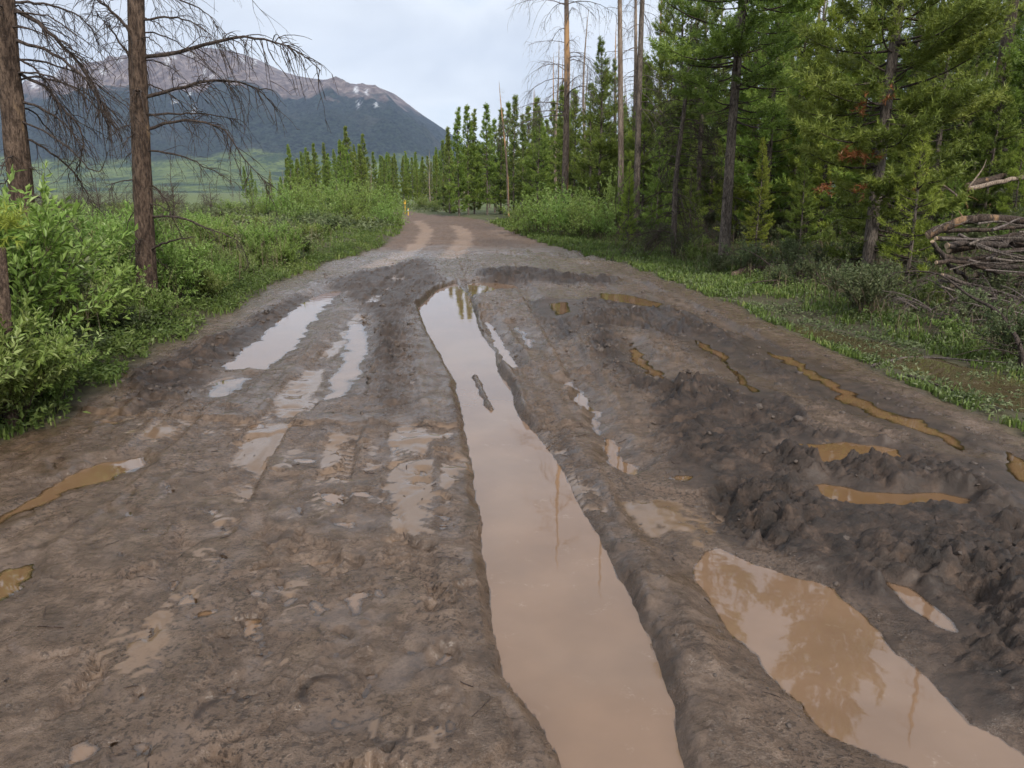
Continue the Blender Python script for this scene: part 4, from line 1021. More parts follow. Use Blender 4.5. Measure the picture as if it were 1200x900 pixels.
dead_hero('dead pine with reddish brown bark and long arching bare limbs beside the willows', 9.6,
  [(158,-30),(161,60),(163,120),(166,190),(169,260),(172,330)], .118, [
  ([(170,74),(200,63),(240,52),(280,44),(310,46),(342,57),(376,82)], .026, 26, .55),
  ([(172,114),(205,105),(240,96),(270,95),(300,103),(326,131)], .024, 22, .50),
  ([(172,137),(205,133),(240,134),(276,139)], .017, 12, .4), ([(174,155),(205,142),(240,143),(265,155),(285,185),(314,217)], .02, 20, .45),
  ([(174,180),(212,182),(240,195),(272,213)], .014, 14, .4), ([(178,205),(190,228),(203,258),(214,276)], .012, 8, .3),
  ([(178,256),(215,256),(245,268),(280,284),(292,313)], .016, 12, .35), ([(180,288),(205,281),(226,278)], .017, 4, .15),
  ([(168,22),(200,20),(235,32),(268,62)], .015, 16, .5), ([(166,-8),(200,-2),(240,14),(262,40)], .015, 16, .5),
  ([(152,40),(138,20),(116,2),(95,-14)], .022, 16, .5), ([(153,85),(144,55),(128,32),(112,14)], .017, 14, .45), ([(155,130),(143,115),(128,104)], .008, 5, .25),
  ([(158,150),(148,165),(140,185)], .009, 6, .25), ([(160,205),(146,212),(130,218),(128,238)], .009, 8, .3), ([(160,235),(150,262),(146,280)], .008, 5, .2)],
  91, 7.5, [(.6, 2.6, 10, .7), (2.6, 5.5, 26, 1.3), (5.5, 9.0, 30, 1.5)], BARK_D)
dead_hero('leaning dead pine with rough dark bark and drooping limbs, wider than the one behind', 7.4,
  [(2,-30),(8,60),(14,120),(22,200),(31,280),(36,330)], .115, [
  ([(14,13),(45,27),(75,55),(100,85),(115,110),(128,145)], .024, 24, .40), ([(16,45),(50,58),(85,78),(108,105),(123,140)], .018, 20, .40),
  ([(20,88),(50,100),(75,128),(98,160),(92,198)], .018, 18, .35), ([(22,118),(55,130),(80,150),(100,178)], .014, 14, .3),
  ([(26,160),(60,178),(90,208),(110,242)], .014, 12, .3), ([(33,220),(62,236),(82,258),(92,272)], .015, 8, .2), ([(28,145),(70,165),(110,200),(128,178)], .01, 10, .3),
  ([(12,60),(40,80),(62,110),(70,140)], .013, 14, .35), ([(10,0),(50,5),(95,20),(120,60)], .015, 18, .4), ([(34,240),(55,245),(70,262)], .008, 5, .2)],
  92, 7.0, [(.5, 2.2, 8, .6), (2.2, 5.0, 22, 1.1), (5.0, 8.5, 20, 1.3)], BARK_D)
# broken stub with a pine sprig, and the pale trunk further back
st = empty('broken_stump', gh(14, 500), label='short broken dark stump with a sprig of pine needles at its side', cat='stump')
a = Acc(); b0 = np.array(st.location); lin = np.array([pd(px, py, b0[1]) for px, py in ((16,540),(14,500),(10,440),(6,380),(2,320),(0,290))]) - b0
a.tubes(smooth_line(lin, 14), np.linspace(.055, .035, 14), 12, cap=True, rough=.12, rng=rg); a.obj('trunk', BARK_D, st)
a = Acc(); tp_ = np.array([pd(px, py, b0[1]) for px, py in ((2,262),(8,266),(14,258),(4,250),(10,272),(-6,260),(-12,250),(16,265))]) - b0
tufts(a, np.repeat(tp_, 3, 0) + rg.normal(0, .02, (24, 3)), unit(rg.normal(size=(24, 3)) + [0, 0, .5]), rg, 22, .07, .0035, .08, rg.uniform(.5, .9, 24)); a.obj('needle_sprig', NEEDLE_Y, st, smooth=False)
dP = dead_proto('dead_snag', gen_dead(49, 11, .10, .35, .95, 1.1, 34, .6, .2, 8, .4, 3, wob=.004), (BARK_S, DEADWOOD), 'slim pale snag standing behind the leaning dead pine')
dP.location = at(44, 14.5)

# ================================================================== SHRUBS
WL = '%s willow shrub in the thicket around the dead pines'; WG = '%s willows around the dead pines'
wil = Pool([shrub_proto('willow_shrub', gen_shrub(60 + i, h_, w_, 22, 13, 19, .080, .0145, t_, .007), (m_, STEM), WL % a_, WG % a_)
            for i, (h_, w_, t_, m_, a_) in enumerate(((1.3, .8, .5, WILLOW, 'mid green upright'), (1.05, .85, .42, WILLOW, 'spreading'), (1.5, .75, .6, WILLOW_L, 'tall pale leaved'), (.8, .75, .35, SAGE, 'low grey green')))])
ML = '%s willow in the low scrub between road and meadow'; MG = '%s scrub beside the meadow'
mid_w = Pool([shrub_proto('willow_shrub', gen_shrub(70 + i, h_, w_, 18, 9, 12, .095, .017, t_, .008), (m_, STEM), ML % a_, MG % a_)
              for i, (h_, w_, t_, m_, a_) in enumerate(((1.6, 1.25, .55, WILLOW_L, 'bright tall'), (1.2, 1.2, .5, WILLOW, 'rounded mid green'), (.75, .95, .5, SAGE, 'grey green low'), (.6, .9, .45, WILLOW, 'flat green')))])
tk = []
for k in range(2600):                                   # near thicket
    d_ = 4.0 + 15 * rg.random() ** 1.1; x_ = float(xl_at(d_)) - .45 - rg.random() ** 1.2 * (3.0 + d_ * .75)
    rdv = float(rdist(x_, d_)); pxx = 600 + x_ / d_ * FPX
    if rdv > -.30 or pxx < -260: continue
    if any((x_ - a) ** 2 + (d_ - b) ** 2 < (.40 + .011 * d_) ** 2 for a, b in tk): continue
    if (x_ - px_x(165, 9.6)) ** 2 + (d_ - 9.6) ** 2 < .3: continue
    tk.append((x_, d_)); sc = rg.uniform(.7, 1.08) * (.62 if rdv > -.7 else .85 if rdv > -1.2 else 1.0)
    sc *= float(np.interp(d_, [5, 7, 9, 13], [1.2, 1.15, .8, .65])) * (1.25 if rg.random() < .1 else 1.0)
    i = int(rg.choice([0, 1, 2, 3], p=[.32, .22, .32, .14]))
    wil.put(i, (x_, d_, float(hz(x_, d_)) - .03), rg.uniform(0, 6.28), sc)
    if len(tk) > 185: break
for (px_, py_, s_) in ((4,512,.62),(-34,524,.7),(40,498,.6),(-70,540,.8),(78,484,.5)):
    wil.put(0, gh(px_, py_) - [.12, 0, .03], rg.uniform(0, 6.28), s_)
tk2 = []
for k in range(4000):                                   # farther scrub to the meadow
    d_ = 16 + 50 * rg.random(); x_ = float(xl_at(d_)) - .8 - rg.random() * (6 + d_ * .55)
    rdv = float(rdist(x_, d_))
    if rdv > -.9 or x_ / d_ * FPX < -660: continue
    if any((x_ - a) ** 2 + (d_ - b) ** 2 < (.8 + .02 * d_) ** 2 for a, b in tk2): continue
    tk2.append((x_, d_)); i = int(rg.choice([1, 2, 3], p=[.22, .42, .36]))
    mid_w.put(i, (x_, d_, float(hz(x_, d_)) - .03), rg.uniform(0, 6.28), rg.uniform(.55, 1.0))
    if len(tk2) > 150: break
BL = 'bright light green willow bush where the road bends away'; BG = 'bright willows at the road bend'
for (px_, d_, s_) in ((300,40,.9),(318,43,1.0),(336,40,1.1),(352,42,1.25),(372,39,1.15),(392,41,1.25),(410,38,1.1),(428,40,1.2),(446,39,1.05),(460,42,1.0),(438,46,1.2),(400,46,1.2),(360,47,1.2),(466,37,.7),(450,35,.6),(420,34,.6)):
    mid_w.put(0, at(px_, d_, -.05), rg.uniform(0, 6.28), s_, BL, BG)
RL = 'light green willow bush between the grass verge and the dead snags'; RGp = 'willow bushes under the snags'
for (px_, d_, s_) in ((604,33,.8),(622,31,.95),(640,30,1.0),(658,28.5,1.0),(676,28,.95),(692,26.5,.95),(708,25.5,.8),(650,32,1.1),(684,30,1.0)):
    mid_w.put(0, at(px_, d_, -.03), rg.uniform(0, 6.28), s_, RL, RGp)
mid_w.put(0, at(717, 26.3, -.03), 1.0, (.75, .75, 1.35), 'tall slim willow rising above the other bushes under the snags')
for (px_, d_, s_) in ((500, 68, 1.0), (512, 66, .8), (490, 70, .9), (530, 64, .7)):
    mid_w.put(1, at(px_, d_, -.03), rg.uniform(0, 6.28), s_, 'small green bush at the foot of the distant pines', 'bushes at the foot of the distant pines')
# grey brown leafless brush between the scrub and the valley
bru = Pool([dead_proto('bare_brush', gen_dead(52 + i, 2.6, .02, .02, .95, 1.3, 34, .2, .75, 7, .5, 2), (TWIG_B, TWIG_B), 'grey brown leafless bush between the green scrub and the valley', 'leafless brush by the valley') for i in range(2)])
for o in bru.p: o['category'] = 'bush'
for k in range(46):
    d_ = rg.uniform(32, 85); px_ = rg.uniform(-20, 345); bru.put(k, at(px_, d_, -.05), rg.uniform(0, 6.28), rg.uniform(.5, .95))
# understory on the bank
UL = '%s undergrowth bush on the shaded forest bank'; UG = '%s undergrowth on the forest bank'
und = Pool([shrub_proto('undergrowth_bush', gen_shrub(80 + i, h_, w_, 16, 10, 11, .055, .010, t_, .006, upright=.8), (m_, STEM), UL % a_, UG % a_)
            for i, (h_, w_, t_, m_, a_) in enumerate(((.55, .55, .5, SAGE, 'grey green'), (.42, .6, .45, WILLOW, 'low leafy green'), (.7, .5, .4, SAGE, 'taller dull grey')))])
und.put(2, gh(1014, 372), 0, 1.0, 'rounded twiggy grey green bush at the edge of the ditch')
und.put(0, gh(838, 322), 0, .8, 'small pale bush at the foot of the bare trunked pine')
tk3 = []
for k in range(6000):
    d_ = 6.5 + 24 * rg.random(); dr_ = 1.5 + 12 * rg.random() ** 1.2; x_ = float(xr_at(d_)) + dr_
    pxx = 600 + x_ / d_ * FPX
    if pxx > 1260: continue
    if any((x_ - a) ** 2 + (d_ - b) ** 2 < (.5 + .012 * d_) ** 2 for a, b in tk3): continue
    tk3.append((x_, d_)); und.put(int(rg.integers(0, 3)), (x_, d_, float(hz(x_, d_)) - .02), rg.uniform(0, 6.28), rg.uniform(.45, 1.05))
    if len(tk3) > 170: break

# ================================================================== GRASS AND LOW HERBS (uncountable)
def scatter(n, fd, fx, ok):
    d_ = fd(n); x_ = fx(d_, n); k = ok(x_, d_); return x_[k], d_[k]
def grass(name, x_, y_, h, w, label, mat=GRASS, lean=.5, seed=1, segs=2):
    rng = np.random.default_rng(seed); n = len(x_); zg = hz(x_, y_)
    az = rng.uniform(0, 6.283, n); o = np.stack([np.cos(az), np.sin(az), np.zeros(n)], -1); sd = np.stack([-o[:, 1], o[:, 0], np.zeros(n)], -1)
    H = h * rng.uniform(.5, 1.3, n); W = w * rng.uniform(.7, 1.3, n); le = lean * rng.uniform(.1, 1, n)
    P = np.stack([x_, y_, zg - .01], -1); up = np.array([0, 0, 1.0])
    m = P + up * (H * .6)[:, None] + o * (H * le * .3)[:, None]; t = P + up * (H * (1 - .35 * le))[:, None] + o * (H * le)[:, None]
    V = np.stack([P - sd * W[:, None], P + sd * W[:, None], m + sd * (W * .8)[:, None], m - sd * (W * .8)[:, None], t], 1).reshape(-1, 3)
    i = np.arange(n)[:, None] * 5
    tint = np.clip(.5 + .55 * fbm(x_, y_, .9, 3, 15) + rng.normal(0, .17, n), 0, 1)
    me = mesh_np(name, V, tris=i + [3, 2, 4], quads=i + [0, 1, 2, 3], mat=mat, attrs={'tint': np.repeat(tint, 5)}, smooth=False)
    return link(bpy.data.objects.new(name, me), kind='stuff', label=label)
def herbs(name, x_, y_, h, ln, w, label, mat, seed=1, per=6):
    rng = np.random.default_rng(seed); n = len(x_); zg = hz(x_, y_)
    p = np.repeat(np.stack([x_, y_, zg], -1), per, 0); N = n * per
    p = p + np.stack([rng.normal(0, .05, N), rng.normal(0, .05, N), h * rng.uniform(.1, 1, N) * np.repeat(rng.uniform(.5, 1.2, n), per)], -1)
    D = unit(rng.normal(size=(N, 3)) * [1, 1, .5] + [0, 0, .35]); acc = Acc()
    tint = np.clip(.5 + .5 * fbm(p[:, 0], p[:, 1], .6, 3, 17) + rng.normal(0, .16, N), 0, 1)
    leaves(acc, p, D, ln * rng.uniform(.6, 1.3, N), w * rng.uniform(.7, 1.3, N), tint, rng)
    return acc.obj(name, mat, smooth=False, kind='stuff', label=label)
U = rg.uniform
# right verge grass: denser and shorter far off, taller tufts at the ditch
fd = lambda n: 5.0 + 40 * rg.random(n) ** 1.7
x_, y_ = scatter(90000, fd, lambda d, n: xr_at(d) + rg.uniform(-.15, 1.0, n) * (1.0 + .055 * d) * 1.15, lambda x, y: (rdist(x, y) < -.03) & (fbm(x, y, 1.1, 3, 27) + .25 - .9 * np.exp(-((x - xr_at(y) - .65) / .40) ** 2) * (y < 12) > rg.uniform(-.15, .55, len(x))))
grass('verge_grass', x_, y_, .062 + .0028 * y_, .0026 + .0008 * y_, 'bright green grass strip between the mud and the forest', seed=3)
x_, y_ = scatter(34000, lambda n: 4.2 + 45 * rg.random(n) ** 1.7, lambda d, n: xl_at(d) - rg.uniform(-.2, 1.0, n) * (.9 + .05 * d), lambda x, y: (rdist(x, y) < .02) & (fbm(x, y, 1.3, 3, 29) > rg.uniform(-.1, .5, len(x))))
grass('verge_grass', x_, y_, .075 + .003 * y_, .0026 + .0007 * y_, 'green grass fringe between the mud and the willows', seed=4)
x_, y_ = scatter(10000, lambda n: 4.4 + 26 * rg.random(n) ** 1.2, lambda d, n: xl_at(d) - .2 - rg.random(n) * (3 + d * .7), lambda x, y: rdist(x, y) < -.12)
herbs('low_herbs', x_, y_, .26, .065, .013, 'low leafy herbs covering the ground under the willows', HERB, 5, per=7)
x_, y_ = scatter(10000, lambda n: 6 + 28 * rg.random(n), lambda d, n: xr_at(d) + 1.3 + rg.random(n) * 12, lambda x, y: rdist(x, y) < -.5)
herbs('low_herbs', x_, y_, .16, .06, .013, 'low leafy plants covering the forest bank', HERB, 6)
x_, y_ = scatter(7500, lambda n: 28 + 60 * rg.random(n), lambda d, n: xl_at(np.minimum(d, 40)) - .5 - rg.random(n) * (8 + d * .7), lambda x, y: rdist(x, y) < -.3)
herbs('meadow_scrub', x_, y_, .42, .17, .04, 'low scrubby meadow plants reaching back to the trees', SAGE, 7, per=7)
x_, y_ = scatter(5200, lambda n: 5.5 + 20 * rg.random(n), lambda d, n: xr_at(d) + 1.2 + rg.random(n) * 9, lambda x, y: rdist(x, y) < -.4)
grass('dead_stalks', x_, y_, .42, .004, 'dry brown stalks and litter on the bank', STRAW, 1.5, 8)
x_, y_ = scatter(2600, lambda n: 5 + 16 * rg.random(n), lambda d, n: xl_at(d) - .4 - rg.random(n) * 7, lambda x, y: rdist(x, y) < -.3)
grass('dead_stalks', x_, y_, .95, .004, 'thin dry stalks standing among the willows', STRAW, .7, 9)

x_, y_ = scatter(5200, lambda n: 4.2 + 22 * rg.random(n) ** 1.4, lambda d, n: xl_at(d) - rg.uniform(-.1, .75, n), lambda x, y: (rdist(x, y) < -.02) & (fbm(x, y, 1.6, 3, 61) > rg.uniform(-.4, .3, len(x))))
herbs('low_herbs', x_, y_, .12, .055, .012, 'leafy weeds along the mud edge below the willows', HERB, 11)
x_, y_ = scatter(6500, lambda n: 5.5 + 24 * rg.random(n) ** 1.4, lambda d, n: xr_at(d) + rg.uniform(.0, 2.2, n), lambda x, y: (rdist(x, y) < -.05) & (fbm(x, y, 1.4, 3, 63) > rg.uniform(-.3, .35, len(x))))
herbs('low_herbs', x_, y_, .07, .05, .011, 'small dull weeds mixed into the verge grass', SAGE, 12)
# ================================================================== LOG PILE, FALLEN WOOD, POSTS
CUT = NT('cut_wood'); co = CUT.obj()
CUT = CUT.done(CUT.bsdf(Base_Color=CUT.mix(CUT.noise(co, 25, 4), (.28, .19, .12), (.45, .33, .22)), Roughness=.85))
LOGA = bark_mat('weathered_log', (.036, .025, .019), (.10, .073, .057), (.26, .16, .09), (.60, .68), 13, .35, 1.0, .03, 4.0)
LOGB = bark_mat('grey_log', (.045, .035, .030), (.14, .110, .094), None, scale=16)
def log(line, r0, r1, label, group=None, mat=None, k=11, stubs=3, seed=0, name='log'):
    rng = np.random.default_rng(seed + 500); line = np.asarray(line, float); root = line[0].copy()
    o = empty(name, root, label=label, cat='log', group=group)
    L_ = smooth_line(line - root, 16) + rng.normal(0, .007, (16, 3))
    a = Acc(); a.tubes(L_, np.linspace(r0, r1, 16), k, rough=.10, rng=rng); a.obj('bark', mat or LOGA, o)
    for e_, rr, sg in ((0, r0, -1), (15, r1, 1)):
        t = unit(L_[1] - L_[0]) if e_ == 0 else unit(L_[-1] - L_[-2]); c = Acc()
        c.tubes(np.array([L_[e_] - sg * t * .02, L_[e_] + sg * t * .012]), [rr * .9, rr * .84], k, cap=True); c.obj('cut_end', CUT, o, smooth=False)
    for q in range(stubs):
        i = int(rng.integers(2, 14)); d = unit(rng.normal(size=3) + [0, 0, .3]); c = Acc(); l = rng.uniform(.08, .3); s = np.linspace(0, 1, 5)
        c.tubes(L_[i] + d * (l * s)[:, None], .012 * (1 - .7 * s), 5); c.obj('branch_stub', mat or LOGA, o)
    return o
g0 = gh(1150, 352)
D0 = float(g0[1])
def lp(px, py, dd): return pd(px, py, D0 + dd)
PG = 'logs in the heaped pile'; PLb = 'crooked weathered log lying in the heaped log pile'
log([lp(1088,276,.25), lp(1115,262,.2), lp(1140,257,.15), lp(1165,256,.2), lp(1210,260,.3), lp(1290,262,.4)], .062, .05, 'thick bent log on top of the pile with orange bare wood', seed=1)
ORD = 'second third fourth fifth sixth seventh eighth ninth tenth eleventh twelfth thirteenth fourteenth lowest'.split()
RANK = [3, 5, 6, 7, 4, 8, 0, 9, 10, 11, 12, 13, 1, 2]
for i, (pts, r) in enumerate((
    ([(1100,276),(1140,275),(1180,270),(1230,272),(1300,270)], .035), ([(1100,287),(1130,285),(1165,283),(1200,279),(1290,282)], .05), ([(1118,292),(1150,288),(1190,286),(1240,284),(1310,288)], .06),
    ([(1104,297),(1125,301),(1165,296),(1200,292),(1280,296)], .045), ([(1094,283),(1112,306),(1130,318),(1150,330)], .035), ([(1125,306),(1160,304),(1200,300),(1290,302)], .055), ([(1110,268),(1150,266),(1190,264),(1260,266)], .05),
    ([(1130,314),(1170,312),(1210,309),(1290,312)], .05), ([(1098,300),(1130,308),(1170,320),(1215,322),(1290,318)], .03), ([(1138,322),(1175,324),(1215,318),(1300,324)], .06), ([(1120,334),(1160,333),(1205,330),(1290,334)], .05),
    ([(1112,344),(1160,344),(1210,342),(1300,346)], .055), ([(1170,278),(1200,274),(1240,278),(1290,276)], .055), ([(1105,322),(1140,338),(1190,346),(1260,350)], .03))):
    jr = np.random.default_rng(700 + i); pts = [(px + jr.uniform(-9, 12), py + jr.normal(0, 2.6) + 3) for px, py in pts]; r = r * jr.uniform(.6, 1.0)
    dd = (-.1, -.25, .05, -.35, -.5, 0, .45, -.1, -.6, .1, -.2, 0, .3, -.55)[i]
    log([lp(px, py, dd + .12 * k) for k, (px, py) in enumerate(pts)], r, r * .8, '%s %s crooked log, %s from the top of the heaped pile' % ('thin' if r < .035 else 'stout', 'grey' if i % 3 == 1 else 'brown', ORD[RANK[i]]), PG, LOGB if i % 3 == 1 else LOGA, 9, 3, 10 + i)
log([pd(1134,218,15.2), pd(1165,210,15.4), pd(1205,203,15.7), pd(1290,192,16.2)], .075, .06, 'long peeled log lying across the upper bank, darker of the pair', mat=LOGA, seed=40)
log([pd(1136,221,14.9), pd(1170,213,15.1), pd(1210,206,15.4), pd(1290,195,15.9)], .045, .04, 'slim pale peeled log against the darker log on the upper bank', mat=BARK_S, seed=41)
log([pd(1096,178,19), pd(1140,176,19.2), pd(1180,177,19.6)], .07, .06, 'fallen log up among the saplings', mat=LOGB, seed=42)
log([gh(860,326) + [0, 0, .06], gh(880,322) + [0, 0, .10], gh(905,318) + [0, 0, .06]], .07, .05, 'short dark log lying in the undergrowth near the pine foot', mat=BARK_D, seed=43)
# fallen limbs
def limb(pts, r, label, ntw, tl, seed, mat=TWIG_G, group=None, droop=.3):
    rng = np.random.default_rng(seed); P = smooth_line(np.array(pts), 20); root = P[0].copy()
    o = empty('fallen_limb', root, label=label, cat='branch', group=group)
    a = Acc(); a.tubes(P - root, r * (1 - .75 * np.linspace(0, 1, 20)), 7, rough=.1, rng=rng, cap=True); a.obj('stem', mat, o)
    q, w = twig_out(rng, P - root, r * .8, ntw, tl, 2, .1, droop)
    if q: c = Acc(); c.tubes(np.array(q), np.array(w), 4); c.obj('twig_spray', mat, o, kind='stuff')
    return o
b_ = gh(1196, 436)
limb([b_, pd(1197,412,b_[1]), pd(1185,385,b_[1] + .2), pd(1165,362,b_[1] + .4), pd(1135,346,b_[1] + .7), pd(1102,322,b_[1] + 1.0), pd(1066,317,b_[1] + 1.2)], .026, 'long dark limb arching out of the ditch toward the dense pine', 9, .6, 1, DEADWOOD)
LB2 = limb([gh(1022,432) + [0, 0, .03], gh(1060,426) + [0, 0, .05], gh(1100,427) + [0, 0, .04], gh(1150,431) + [0, 0, .05], gh(1215,434) + [0, 0, .03]], .014, 'thin straight stick lying across the ditch water', 8, .18, 2, TWIG_G)
limb([gh(1063,447) + [0, 0, .03], gh(1085,452) + [0, 0, .04], gh(1112,461) + [0, 0, .03], gh(1140,470) + [0, 0, .02]], .016, 'short dark stick on the mud edge of the ditch', 3, .12, 3, DEADWOOD)
limb([pd(1132,238,14), pd(1112,222,14), pd(1090,206,14.2), pd(1072,196,14.4)], .024, 'reddish bare limb leaning over the bank beside the dense pine', 8, .4, 4, BARK_O)
limb([pd(1133,222,15), pd(1150,200,15.2), pd(1156,187,15.3)], .018, 'short upright broken limb beside the peeled logs', 2, .2, 5, BARK_S)
SGp = 'grey dead limbs in the brush heap'
for k in range(15):
    px_, py_ = rg.uniform(1085, 1200), rg.uniform(262, 335); l = rg.uniform(40, 110); sl = rg.normal(0, .22); dd = rg.uniform(-.75, -.2)
    limb([lp(px_ + l * t, py_ + sl * l * t + rg.normal(0, 3), dd + .2 * t) for t in (0, .33, .66, 1)], rg.uniform(.010, .022), 'thin crooked grey stick thrown across the log pile', 5, .3, 260 + k, TWIG_G if k % 2 else BARK_P, 'sticks across the log pile')
for k in range(34):
    px_, py_ = rg.uniform(1060, 1215), rg.uniform(322, 378); g_ = gh(px_, min(py_ + 12, 392)); an = rg.uniform(-.6, 3.7); l = rg.uniform(.5, 1.2)
    t = np.linspace(0, 1, 5)[:, None]; dv = np.array([math.cos(an), rg.uniform(-.3, .3), rg.uniform(.2, .9)])
    limb(g_ + [0, 0, .02] + unit(dv) * l * t - np.array([0, 0, 1]) * (.3 * l * t * t), rg.uniform(.008, .016), 'grey twiggy limb in the brush heap below the log pile', 7, .35, 60 + k, TWIG_G, SGp)
for k in range(14):
    px_, py_ = rg.uniform(760, 1120), rg.uniform(300, 345); g_ = gh(px_, py_)
    if float(rdist(g_[0], g_[1])) > -1.6: continue
    an = rg.uniform(0, 6.28); l = rg.uniform(.6, 1.6); t = np.linspace(0, 1, 5)[:, None]
    dv = np.array([math.cos(an), math.sin(an) * .5, rg.uniform(.05, .5)])
    limb(g_ + [0, 0, .03] + unit(dv) * l * t - np.array([0, 0, 1]) * (.25 * l * t * t), rg.uniform(.008, .018), 'dead brown limb fallen in the undergrowth below the pines', 8, .35, 160 + k, TWIG_B, 'fallen limbs below the pines')

# yellow marker posts at the bend
YEL = NT('yellow_paint'); YEL = YEL.done(YEL.bsdf(Base_Color=(.62, .36, .05, 1), Roughness=.5))
WHT = NT('white_paint'); WHT = WHT.done(WHT.bsdf(Base_Color=(.75, .72, .65, 1), Roughness=.5))
def post(px, d, h, label, plate):
    o = empty('marker_post', at(px, d), label=label, cat='post')
    a = Acc(); a.tubes(np.array([[0, 0, -.2], [0, 0, h * .5], [0, 0, h]]), .04, 8, cap=True); a.obj('post', YEL, o)
    if plate:
        c = Acc(); bxv = np.array([(sx * .075, sy * .012 - .055, h - .14 + sz * .13) for sz in (-1, 1) for sy in (-1, 1) for sx in (-1, 1)])
        c.add(bxv, quads=hq); c.obj('plate', YEL, o, smooth=False)
    else:
        c = Acc(); c.tubes(np.array([[0, 0, h * .62], [0, 0, h * .8]]), .046, 8); c.obj('reflector_band', WHT, o)
post(475, 57, 1.0, 'yellow marker post with a small plate at the road bend', True)
post(478.5, 55, .5, 'short yellow marker post with a white band at the road bend', False)

# loose clods and pebbles on the mud
def ico():
    t = (1 + 5 ** .5) / 2
    v = unit(np.array([(-1,t,0),(1,t,0),(-1,-t,0),(1,-t,0),(0,-1,t),(0,1,t),(0,-1,-t),(0,1,-t),(t,0,-1),(t,0,1),(-t,0,-1),(-t,0,1)], float))
    f = np.array([(0,11,5),(0,5,1),(0,1,7),(0,7,10),(0,10,11),(1,5,9),(5,11,4),(11,10,2),(10,7,6),(7,1,8),(3,9,4),(3,4,2),(3,2,6),(3,6,8),(3,8,9),(4,9,5),(2,4,11),(6,2,10),(8,6,7),(9,8,1)])
    return v, f
iv, if_ = ico()
CLOD = NT('clod_mud'); co = CLOD.obj(); nn = CLOD.noise(co, 40, 4, .7)
CLOD = CLOD.done(CLOD.bsdf(Base_Color=CLOD.ramp(nn, [(.35, (.040, .030, .024)), (.65, (.11, .082, .065))]), Roughness=.6, Normal=CLOD.bump(nn, .8, .02)))
cx_, cy_, cs_ = [], [], []
def inpoly(poly, n, lo_s, hi_s, pw=2.5):
    lo, hi = poly.min(0), poly.max(0); a = rg.uniform(lo[0], hi[0], n); b = rg.uniform(lo[1], hi[1], n); k = sdf(poly, a, b) > -.1
    cx_.extend(a[k]); cy_.extend(b[k]); cs_.extend(lo_s + (hi_s - lo_s) * rg.random(k.sum()) ** pw)
for a_, f_, poly in CHP: inpoly(poly, int(60 + 40 * np.prod(poly.max(0) - poly.min(0)) ** .9), .003, .019 if a_ > .05 else .012, 3)
inpoly(np.array([gp(*q)[:2] for q in [(0,620),(100,520),(300,400),(520,340),(560,620),(600,900),(0,900)]]), 900, .002, .009, 3)
inpoly(np.array([gp(*q)[:2] for q in [(620,480),(800,560),(1200,860),(1200,900),(820,900)]]), 600, .002, .010, 3)
inpoly(np.array([gp(*q)[:2] for q in [(330,330),(480,300),(700,300),(900,380),(1190,520),(700,450),(640,420)]]), 900, .008, .04, 3)
inpoly(CHP[3][2], 420, .006, .035, 2.5); inpoly(CHP[4][2], 900, .008, .045, 2.5); inpoly(CHP[2][2], 500, .006, .04, 2.5)
cx_, cy_, cs_ = map(np.array, (cx_, cy_, cs_))
dI_ = np.max([sdf(p['poly'], cx_, cy_) for p in PUD], axis=0); k = dI_ < .02; cx_, cy_, cs_ = cx_[k], cy_[k], cs_[k]; n = len(cx_)
sc_ = cs_[:, None, None] * rg.uniform(.45, 1.45, (n, 12, 1)) * rg.uniform(.7, 1.3, (n, 1, 3)) * [1, 1, .7]
an = rg.uniform(0, 6.28, n); ca, sa = np.cos(an)[:, None], np.sin(an)[:, None]
v0 = iv[None] * sc_; V = np.stack([v0[..., 0] * ca - v0[..., 1] * sa, v0[..., 0] * sa + v0[..., 1] * ca, v0[..., 2]], -1) + np.stack([cx_, cy_, hz(cx_, cy_) + cs_ * -.1], -1)[:, None]
me = mesh_np('mud_clods', V.reshape(-1, 3), tris=(if_[None] + 12 * np.arange(n)[:, None, None]).reshape(-1, 3), mat=CLOD)
link(bpy.data.objects.new('mud_clods', me), kind='stuff', label='crumbled mud clods strewn over the churned road')
# ---- twigs and needles trodden into the mud
LT = np.random.default_rng(77); nl = 520
lx = LT.uniform(-3.6, 3.6, nl); ly = 1.7 + 9 * LT.random(nl) ** 1.4; kk = rdist(lx, ly) > .05; lx, ly = lx[kk], ly[kk]; nl = len(lx)
la = LT.uniform(0, 6.28, nl); ll = .02 + .11 * LT.random(nl) ** 3; tt_ = np.linspace(-.5, .5, 4)
LX = lx[:, None] + np.cos(la)[:, None] * ll[:, None] * tt_; LY = ly[:, None] + np.sin(la)[:, None] * ll[:, None] * tt_
LP = np.stack([LX, LY, np.maximum(hz(LX, LY), hz(LX.mean(1), LY.mean(1))[:, None] - .01) + .002 + .004 * LT.random((nl, 1))], -1)
a = Acc(); a.tubes(LP, np.repeat((.0010 + .0022 * LT.random((nl, 1)) ** 2), 4, 1), 3); a.obj('twig_litter', TWIG_B, kind='stuff', label='small twigs and bits of bark trodden into the mud')
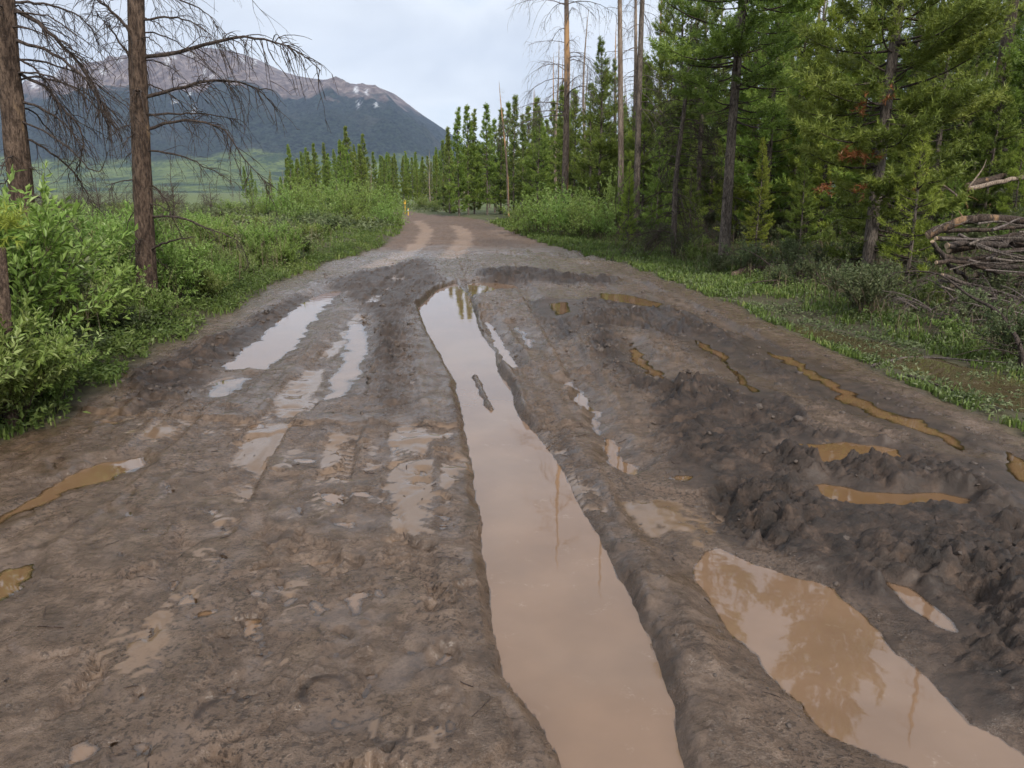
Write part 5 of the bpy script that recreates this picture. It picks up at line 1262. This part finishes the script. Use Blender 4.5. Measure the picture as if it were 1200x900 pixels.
# ---- labels that say which one: by size and by the landmark each stands nearest to
LM = [(dH, 'the orange barked dead tree'), (dI, 'the pale leaning snag'), (dG, 'the low brown dead conifer'), (pA, 'the bare trunked pine'), (pB, 'the pine with rust tufts'), (dF, 'the thick flaking dead trunk')]
LM = [(tuple(o.location[:2]), t) for o, t in LM] + [(tuple(g0[:2]), 'the log pile'), (tuple(at(650, 30)[:2]), 'the roadside willow bushes')]
def near_lm(o):
    dd, t = min((math.hypot(o.location[0] - q[0], o.location[1] - q[1]), t) for q, t in LM)
    return ('close beside ' if dd < 2.6 else 'some steps from ' if dd < 6 else 'well away from ') + t
ADJ = {NP[0][1]: ('mid green bushy pine', 9.5), NP[1][1]: ('dark half bare pine', 12.0), NP[2][1]: ('broad bushy pine', 6.5), NP[3][1]: ('bright upswept pine', 8.0),
       'mid green pines deep in the forest': ('mid green pine', 8.0), 'yellow green pines deep in the forest': ('yellow green pine', 8.0), 'dark pines deep in the forest': ('dark slender pine', 8.0),
       'silver grey dead conifers': ('silver grey dead conifer', 12.0), 'brown twiggy dead conifers': ('brown twiggy dead conifer', 10.0), 'peeling dead trunks': ('peeling orange dead trunk', 13.0)}
SH = [(lambda x, y: math.hypot(x - b0[0], y - b0[1]) < 1.3, 'beside the broken stump'), (lambda x, y: math.hypot(x - px_x(165, 9.6), y - 9.6) < 1.7, 'around the reddish dead pine'),
      (lambda x, y: math.hypot(x - px_x(30, 7.4), y - 7.4) < 1.7, 'around the leaning dead pine'), (lambda x, y: float(rdist(x, y)) > -.95, 'along the mud edge'), (lambda x, y: True, 'between the dead pines and the meadow')]
for o in list(COL.objects):
    g = o.get('group')
    if o.parent is not None or not g: continue
    if g in ADJ:
        a_, h_ = ADJ[g]; H_ = h_ * o.scale[2]
        lab = '%s %s %s' % ('small' if H_ < 4.2 else 'middling' if H_ < 7 else 'tall', a_, near_lm(o))
        o['label'] = lab; o['group'] = lab + ', like ones'
    elif g.endswith('willows around the dead pines'):
        t = next(t for f, t in SH if f(o.location[0], o.location[1]))
        lab = ('large ' if o.scale[2] > .85 else 'small ' if o.scale[2] < .5 else '') + g.replace('willows around the dead pines', 'willow shrub ') + t
        o['label'] = lab; o['group'] = lab + ', like ones'
print('TREES', n_live, n_dead, 'CLODS', n, 'TRIS', sum(sum(len(p.vertices) - 2 for p in m.polygons[:1]) * len(m.polygons) for m in bpy.data.meshes))
